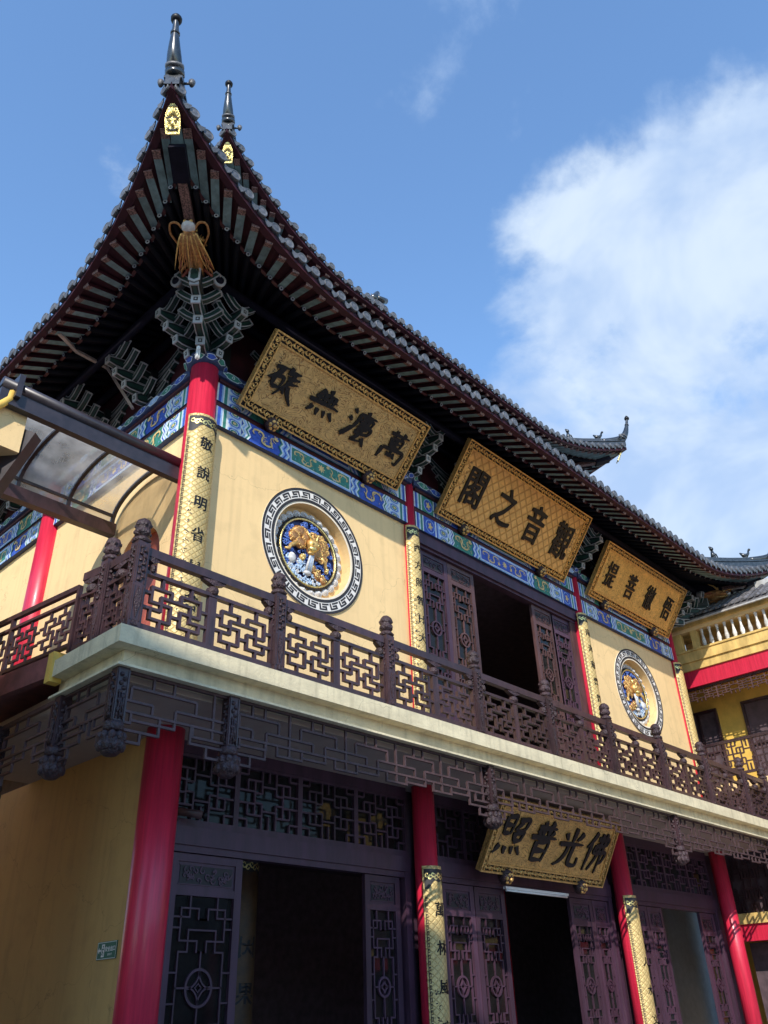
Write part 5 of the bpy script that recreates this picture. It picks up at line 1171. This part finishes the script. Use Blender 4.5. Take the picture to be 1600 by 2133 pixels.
    for j in range(5): b.tube([G(.0+.02*j, -.02, .16-.01*j), G(-.03+.02*j, -.18, .13), G(-.06+.022*j, -.36, .09)], [.02, .024, .03], 6, 'rel_wave' if j % 2 else 'lotus')
    b.ball(G(-.03, -.40, .08), (.09, .05, .05), 'lotus', 9, 6); b.ball(G(-.36, -.22, .07), (.09, .05, .11), 'lotus', 9, 6); b.build('waves', root)
    b = MB()      # gilt beast: coiled scaly body, maned head, legs; and gilt rocks below
    for (u, v, n, rx, rz) in ((-.20, .33, .05, .17, .13), (-.33, .20, .05, .13, .13), (-.20, .12, .06, .16, .13), (-.06, .26, .06, .13, .13)):      # scaly body
        b.ball(G(u, v, n), (rx, .075, rz), 'bronze', 12, 8)
        for q in range(34):
            a, t_ = rnd.uniform(0, 6.28), math.sqrt(rnd.random())*.92; b.ball(G(u+rx*t_*math.cos(a), v+rz*t_*math.sin(a), n+.072*math.sqrt(1-t_*t_)), (.021, .014, .021), 'gold', 6, 4)
    for k in range(110):      # mane in curled locks, fanned out to the right of the head
        a = rnd.uniform(-1.5, 2.2); rr = rnd.uniform(.08, .27); c0 = (.17+rr*math.cos(a), .14+rr*1.05*math.sin(a)); q = rnd.uniform(.03, .05); a0 = rnd.uniform(0, 6.28)
        b.tube([G(c0[0]+q*(1-.12*j)*math.cos(a0+j*.9), c0[1]+q*(1-.12*j)*math.sin(a0+j*.9), .13-.25*rr+.006*j) for j in range(7)], [.022-.002*j for j in range(7)], 6, ('gold', 'bronze', 'gold')[k % 3])
    b.ball(G(.16, .14, .06), (.26, .07, .27), 'bronze', 14, 9)
    b.ball(G(.04, .12, .16), (.14, .10, .13), 'gold', 12, 8); b.ball(G(.00, .02, .20), (.10, .075, .065), 'gold_bright', 10, 6); b.ball(G(-.01, -.05, .16), (.075, .05, .035), 'gold', 10, 6)
    for s in (-1, 1): b.ball(G(.04+s*.065, .11, .25), .030, 'gold_bright', 8, 5); b.ball(G(.04+s*.065, .105, .276), .013, 'black', 6, 4); b.tube([G(.05+s*.05, .20, .18), G(.03+s*.10, .30, .17), G(.0+s*.10, .40, .14)], [.026, .018, .006], 6, 'gold_bright'); b.ball(G(.0+s*.035, .045, .265), .018, 'bronze', 6, 4)
    for pts in (((-.28, .08), (-.40, .0), (-.44, -.08), (-.52, -.10)), ((.26, -.02), (.36, -.08), (.38, -.18), (.44, -.20))): b.tube([G(u, v, .08) for u, v in pts], [.055, .04, .03, .022], 8, 'gold')
    for (u, v, q) in ((.10, -.28, .085), (.20, -.36, .10), (.32, -.42, .085), (-.14, -.14, .06), (.40, -.23, .04)):
        b.ball(G(u, v, .06), (q, .06, q*1.25), 'bronze' if q > .08 else 'gold', 10, 7)
        for k in range(14): b.ball(G(u+rnd.uniform(-.7, .7)*q, v+rnd.uniform(-.9, .9)*q, .115), .016, 'gold_bright', 5, 4)
    b.build('gilt_beast', root)
medallion('round relief of a gilt beast on blue clouds, nearest the corner column', MED_X[0], False, 3)
medallion('smaller-looking far round relief of a gilt beast right of the upper doors', MED_X[1], True, 8)

# ================================================================== SMALL FITTINGS
t = thing('exit_sign', 'small green exit sign on the yellow wall beside the red ground-floor column', 'sign', (XL-.03, 10.79, .70))
f = Fr((XL-.022, 11.03, .70), -Y_, Z_); b = MB(); b.fbox(f, 0, .47, 0, .205, 0, .012, 'sign_green'); b.build('plate', t)
b = MB()
for a in ((.008, .462, .006, .012), (.008, .462, .193, .199)): b.fbox(f, a[0], a[1], a[2], a[3], .0122, .0135, 'lamp_white')
for a in ((.008, .014, .012, .193), (.456, .462, .012, .193)): b.fbox(f, a[0], a[1], a[2], a[3], .0122, .0135, 'lamp_white')
b.prism([(.02, .105), (.055, .14), (.055, .117), (.095, .117), (.095, .093), (.055, .093), (.055, .07)], f, .0122, .0138, 'lamp_white')
b.fbox(f, .11, .18, .03, .175, .0122, .0132, 'lamp_white'); b.prism(circle(.15, .150, .013, 10), f, .0135, .0145, 'sign_green')
for pts in (((.148, .132), (.138, .095)), ((.146, .125), (.168, .112)), ((.146, .125), (.122, .115)), ((.138, .095), (.158, .075), (.155, .045)), ((.138, .095), (.128, .065), (.115, .05))): b.ribbon(list(pts), .014, f, .0142, 'sign_green')
for i, ch in enumerate('安全出口'): write(b, ch, lambda x, y, z, i=i: f(.225+.063*i+x, .118+y, .0125+z), .062, .002, 'lamp_white', .012)
for i, ch in enumerate('EXIT'): write(b, ch, lambda x, y, z, i=i: f(.28+.026*i+x, .055+y, .0125+z), .034, .002, 'lamp_white', .01)
b.build('lettering', t)
t = thing('security_camera', 'small brown security camera under the transom beside the left red column', 'camera', (6.66, 10.2, 2.42))
b = MB(); b.tube([V((6.58, 10.22, 2.48)), V((6.88, 10.0, 2.42))], .055, 12, 'wood_worn'); b.build('housing', t)
b = MB(); b.tube([V((6.88, 10.0, 2.42)), V((6.93, 9.965, 2.41))], .045, 12, 'black'); b.build('lens', t)
b = MB(); b.tube([V((6.62, 10.23, 2.35)), V((6.62, 10.2, 2.47))], .02, 8, 'dark_metal'); b.build('bracket', t)
t = thing('tube_light', 'white tube light over the middle ground-floor doorway', 'lamp', (15, 10.05, 1.9))
b = MB(); b.box((13.9, 10.09, 1.955), (16.05, 10.16, 2.00), 'lamp_white'); b.build('holder', t); b = MB(); b.tube([(13.93, 10.12, 1.935), (16.02, 10.12, 1.935)], .02, 10, 'lamp_white'); b.build('tube', t)
t = thing('bulb', 'white energy-saving bulb hanging at the head of the corner column', 'bulb', (5.74, 9.60, 9.8))
b = MB(); b.tube([(5.74, 9.60, 9.97), (5.74, 9.60, 10.05)], .036, 12, 'lamp_white'); b.build('cap', t)
b = MB()
for dx, dy in ((-.018, -.018), (.018, -.018), (-.018, .018), (.018, .018)): b.tube([(5.74+dx, 9.60+dy, 9.78), (5.74+dx, 9.60+dy, 9.97)], .014, 8, 'lamp_white')
b.build('tubes', t); b = MB(); b.tube([(5.74, 9.60, 10.05), (5.74, 9.62, 10.3)], .012, 6, 'dark_metal'); b.build('cord', t)

# ================================================================== GLASS CANOPY over the side door
t = thing('glass_canopy', 'barrel-vaulted glass canopy on dark ribs against the left side wall', 'canopy', (4.6, 11.3, 7.5))
b = MB(); b.tube([(2.95, 10.13, 7.93), (6.02, 10.13, 7.93)], .095, 14, 'dark_metal'); b.build('gutter', t)
b = MB(); b.box((2.95, 10.10, 7.60), (6.0, 10.22, 7.86), 'dark_metal'); b.box((2.95, 10.08, 7.86), (6.0, 10.20, 7.89), 'dark_metal'); b.build('front_beam', t)
b = MB(); b.box((3.3, 12.30, 7.52), (6.10, 12.46, 7.76), 'wood'); b.build('rear_beam', t)
cy, hw, cz, rise_ = 11.34, 1.06, 7.76, .60
arc = lambda k: V((0, cy-hw*math.cos(math.pi*k), cz+rise_*math.sin(math.pi*k)**.8))
ribx = [6.05, 5.18, 4.27, 3.36]
for x in ribx:
    b = MB(); pts = [arc(k/20)+X_*x for k in range(21)]
    for i in range(20): b.bar(pts[i], pts[i+1], .075, .06, 'dark_metal', up=X_, ext=.006)
    b.build('rib', t)
for k in (.20, .93):
    b = MB(); p = arc(k); b.bar(p+X_*3.36, p+X_*6.05, .05, .05, 'dark_metal'); b.build('purlin', t)
for i in range(3):
    b = MB(); vs = []
    for k in range(17): p = arc(k/16); vs += [p+X_*(ribx[i]-.03)+Z_*.01, p+X_*(ribx[i+1]+.03)+Z_*.01]
    b.add(vs, [(2*k, 2*k+1, 2*k+3, 2*k+2) for k in range(16)], 'canopy_glass', True); b.build('glass_pane', t)
t = thing('gutter_box', 'yellow box end with a bent downpipe under the outer end of the canopy gutter', 'gutter box', (3.0, 10.4, 7.0))
b = MB(); b.box((2.3, 10.24, 6.98), (3.44, 10.62, 7.62), 'plaster'); b.build('box', t)
b = MB(); b.tube([(3.12, 10.14, 7.95), (3.10, 10.14, 7.70), (3.02, 10.14, 7.58), (2.60, 10.14, 7.02), (2.5, 10.14, 6.6)], .06, 10, 'yellow_paint'); b.build('downpipe', t)
b = MB(); b.box((3.13, 10.01, 7.72), (3.21, 10.27, 8.12), 'dark_metal'); b.build('gutter_cap', t)
t = MB(); t.bar(V((3.53, 10.36, 7.44)), V((2.75, 11.30, 4.6)), .20, .40, 'dark_metal'); tag(t.build('steel_beam'), 'short dark steel beam sloping up below the glass canopy at the left edge', 'beam')

# ================================================================== SIDE WALKWAY
t = thing('side_walkway', 'dark red steel walkway with its own lattice railing joining the balcony on the left', 'walkway', (4.4, 11, 3.7))
wa, wb = V((4.40, 9.98, 0)), V((3.95, 13.6, 0)); wu = (wb-wa).normalized(); wl = (wb-wa).length; wnrm = V((wu.y, -wu.x, 0))
b = MB(); b.bar(wa+Z_*3.94, wb+Z_*3.94, .10, .30, 'girder_red'); b.build('girder', t)
b = MB(); b.add([tuple(wa+Z_*4.08), tuple(wb+Z_*4.08), (6.12, 13.6, 4.08), (6.12, 10.06, 4.08), tuple(wa+Z_*4.02), tuple(wb+Z_*4.02), (6.12, 13.6, 4.02), (6.12, 10.06, 4.02)], [(0, 3, 2, 1), (4, 5, 6, 7), (0, 1, 5, 4), (1, 2, 6, 5), (2, 3, 7, 6), (3, 0, 4, 7)], 'girder_red'); b.build('deck', t)
b = MB(); b.box((4.34, 9.90, 3.72), (4.50, 10.04, 4.12), 'yellow_paint'); b.build('end_plate', t)
for z, h in ((4.98, .07), (4.80, .04), (4.16, .05)):
    b = MB(); b.bar(wa-wu*.3+Z_*z, wb+Z_*z, .06, h, 'wood'); b.build('rail', t)
for s in (-.30, 1.22, 2.75): b = MB(); b.bar(wa+wu*s+Z_*4.05, wa+wu*s+Z_*5.0, .055, .055, 'wood', up=wu); b.build('post', t)
for s in (-.27, .49, 1.25, 2.01): 
    b = MB(); f2 = Fr(wa+wu*(s+.74)+Z_*4.18, -wu, Z_); lattice(b, f2, .72, .60, RAILSEG, 7, 5, .032, -.015, .015, 'wood'); b.build('lattice_panel', t)

# ================================================================== SIDE BUILDING on the right
WX = 24.30
t = thing('side_building', 'yellow side building with balustraded terrace and grey tiled roof at the right edge', 'building', (27, 6, -1.6))
fW = Fr((WX, 0, 0), -Y_, Z_)         # u = -y, n = -X ; u grows towards the viewer
u0, u1 = -10.35, 8.0
def wbox(name, a, b2, c, d, e, f_, m, par=None):
    q = MB(); q.fbox(fW, a, b2, c, d, e, f_, m); return q.build(name, par or t)
wbox('ledge', u0, u1, 9.05, 9.36, -.5, 0.0, 'plaster_old'); wbox('ledge_cap', u0, u1, 9.36, 9.42, -.30, .04, 'plaster_old'); wbox('red_beam', u0, u1, 8.30, 8.80, -.5, -.12, 'red'); wbox('beam_cover', u0, u1, 8.80, 9.048, -.5, -.06, 'plaster_old')
wbox('terrace_rail', u0, u1, 10.02, 10.14, -.22, -.02, 'plaster'); wbox('eave_beam', u0, u1, 10.14, 10.28, -1.4, .02, 'plaster_old')
wbox('terrace_wall', u0, u1, 9.4, 10.14, -1.5, -1.3, 'plaster'); wbox('terrace_window', -9.4, -8.3, 9.45, 9.95, -1.299, -1.27, 'dark_room')
wbox('pier', u0, u0+.42, 9.42, 10.02, -.24, -.03, 'plaster_old'); wbox('pier', u0+.75, u0+.95, 9.42, 10.02, -.24, -.03, 'plaster_old')
bm = MB(); bm.lathe([(.055, 0), (.06, .03), (.045, .05), (.055, .08), (.068, .16), (.055, .25), (.036, .36), (.032, .45), (.045, .49), (.036, .52), (.05, .55), (.055, .60)], 14, 'baluster'); bmm = bm.mesh('baluster')
y = 9.25
while y > 3.0: link('baluster', bmm, t, Matrix.Translation((WX+.12, y, 9.42))); y -= .245
# tiled roof
RXX, RZ0, RSL = WX-.28, 10.28, .62
q = MB(); q.add([(RXX, 10.4, RZ0), (RXX, -8, RZ0), (RXX+1.5, -8, RZ0+1.5*RSL), (RXX+1.5, 10.4, RZ0+1.5*RSL), (RXX, 10.4, RZ0-.06), (RXX, -8, RZ0-.06), (RXX+1.5, -8, RZ0+1.5*RSL-.1), (RXX+1.5, 10.4, RZ0+1.5*RSL-.1)], [(0, 1, 2, 3), (7, 6, 5, 4), (0, 4, 5, 1), (1, 5, 6, 2), (3, 2, 6, 7), (0, 3, 7, 4)], 'old_tile'); ro = q.build('roof', t)
q = MB(); q.box((RXX-.02, 1.5, RZ0-.10), (RXX+.05, 10.4, RZ0-.055), 'cement'); q.build('roof_edge', ro)
tm = MB()
for k in range(7):
    x0 = k*.21; vs = []
    for dx, dz in ((0, .05), (.24, .03)):
        for j in range(6): a = math.pi*j/5; vs.append((x0+dx, .075*math.cos(a), (x0+dx)*RSL+dz*.6+.07*math.sin(a)))
    tm.add(vs, [(j, j+1, 7+j, 6+j) for j in range(5)]+[tuple(range(6))], 'old_tile', False)
tmm = tm.mesh('tile_row'); y = 10.3
while y > 3.0: link('tile_row', tmm, ro, Matrix.Translation((RXX-.03, y, RZ0+.005)) @ Matrix.Rotation(random.uniform(-.03, .03), 4, 'Z')); y -= .205
q = MB(); q.box((RXX+1.35, 1.5, RZ0+1.5*RSL-.05), (RXX+1.6, 7.6, RZ0+1.5*RSL+.16), 'cement'); q.build('roof_flashing', ro)
# gallery below
wbox('gallery_wall', u0-1.5, u1, -1.6, 9.0, -1.9, -1.6, 'yellow_paint'); wbox('gallery_floor', u0+.3, u1, 5.05, 5.30, -1.6, .10, 'plaster'); wbox('gallery_ceiling', u0, u1, 8.9, 9.04, -1.6, -.5, 'soffit')
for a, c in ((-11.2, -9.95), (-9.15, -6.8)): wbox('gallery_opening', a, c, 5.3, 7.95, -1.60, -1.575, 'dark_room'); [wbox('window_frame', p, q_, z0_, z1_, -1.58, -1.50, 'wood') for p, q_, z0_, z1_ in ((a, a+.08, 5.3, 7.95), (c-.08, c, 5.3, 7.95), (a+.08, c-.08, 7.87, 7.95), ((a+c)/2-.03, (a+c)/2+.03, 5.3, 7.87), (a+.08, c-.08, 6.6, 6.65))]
def wing_fret(name, a, c, z0, z1, n, m='wood', seg=TRSEG, step=.7, tt=.03):
    k = max(1, round((c-a)/step)); w = (c-a)/k
    for i in range(k):
        q = MB(); f2 = Fr(fW(a+i*w, z0, n), fW.u, fW.v, fW.n); H = z1-z0
        for (p, r_, s, v) in seg:
            if abs(p-s) < 1e-6: q.fbox(f2, p*w-tt/2, p*w+tt/2, H*r_, H*v, -.02, .02, m)
            else: q.fbox(f2, p*w, s*w, H*r_-tt/2, H*r_+tt/2, -.019, .019, m)
        q.fbox(f2, -.02, .02, 0, H, -.022, .022, m); q.build(name, t)
wbox('fret_beam', u0, u1, 8.24, 8.298, -.30, -.22, 'wood'); wing_fret('fret_panel', u0, -5.0, 7.86, 8.24, -.26, 'wood_worn', step=1.0, tt=.024)
wbox('gallery_rail', u0+.2, u1, 6.42, 6.50, -.06, .02, 'wood'); wbox('gallery_rail', u0+.2, u1, 5.50, 5.57, -.055, .015, 'wood'); wing_fret('gallery_lattice', u0+.3, -4.9, 5.57, 6.42, -.02, 'wood', step=.85, tt=.036)
# ground floor of the side building
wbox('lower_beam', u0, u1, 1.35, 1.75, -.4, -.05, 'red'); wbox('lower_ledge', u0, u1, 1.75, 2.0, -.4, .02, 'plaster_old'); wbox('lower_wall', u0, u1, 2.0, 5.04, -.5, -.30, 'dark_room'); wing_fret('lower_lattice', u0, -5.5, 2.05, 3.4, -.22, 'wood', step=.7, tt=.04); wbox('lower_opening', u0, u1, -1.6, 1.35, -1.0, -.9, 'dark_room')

# ================================================================== ADDED UNSEEN BUILDINGS that shape the light on the hall
t = thing('added_shade_hall', 'tall dark-roofed hall added unseen behind the viewer to shade the left bay', 'building', (-14, -8, -1.6))
q = MB(); q.box((-26, -8.6, -1.6), (-7.4, -3.4, 14.2), 'maroon'); q.build('wall', t)
prof = [(-6.65, 14.0), (-6.65, 15.6), (-9.0, 15.7), (-10.6, 16.0), (-12.2, 17.1), (-13.4, 18.4), (-15.0, 19.4), (-27, 19.4), (-27, 14.0)]  # added roofline, shaped to drop shade on the left bay and side wall
q = MB(); q.prism(prof, Fr((0, -3.0, 0), -X_, Z_), -6.0, 0.0, 'tile') if False else q.prism([(-x, z) for x, z in prof], Fr((0, -3.0, 0), -X_, Z_), -6.0, 0.0, 'tile'); q.build('roof', t)
for x in (-8, -12, -16, -20): q = MB(); q.lathe([(.3, -1.6), (.3, 14.0)], 18, 'red', Matrix.Translation((x, -3.2, 0))); q.build('column', t)
t = thing('added_dark_gallery', 'low dark gallery added unseen far behind the viewer to darken pane reflections', 'building', (18, -25, -1.6))  # added out of view so the door panes reflect something dark
q = MB(); q.box((-5, -28, -1.6), (48, -24, 4.4), 'wood_door'); q.build('wall', t); q = MB(); q.prism([(23.2, 4.4), (28.8, 4.4), (26, 6.6)], Fr((-6, 0, 0), -Y_, Z_, -X_), -55, 0, 'tile'); q.build('roof', t)
for x in range(-3, 48, 5): q = MB(); q.lathe([(.25, -1.6), (.25, 4.4)], 14, 'red', Matrix.Translation((x, -23.8, 0))); q.build('column', t)
t = thing('added_left_building', 'neighbouring yellow building added unseen on the left to block skylight', 'building', (1, 15, -1.6))  # added out of view to keep sun and skylight off the lower left wall
q = MB(); q.box((-4, 10.3, -1.6), (2.85, 24, 6.9), 'plaster_old'); q.build('wall', t)
q = MB(); q.box((-4.5, 10.1, 6.92), (2.88, 24.5, 7.3), 'tile'); q.build('roof', t)

# ------------------------------------------------------------------ lift the place so that the ground is z = 0
bpy.data.objects.remove(_fo)
for o in COL.objects:
    if o.parent is None and o.type != 'LIGHT': o.location.z += EYE
bpy.context.view_layer.update()
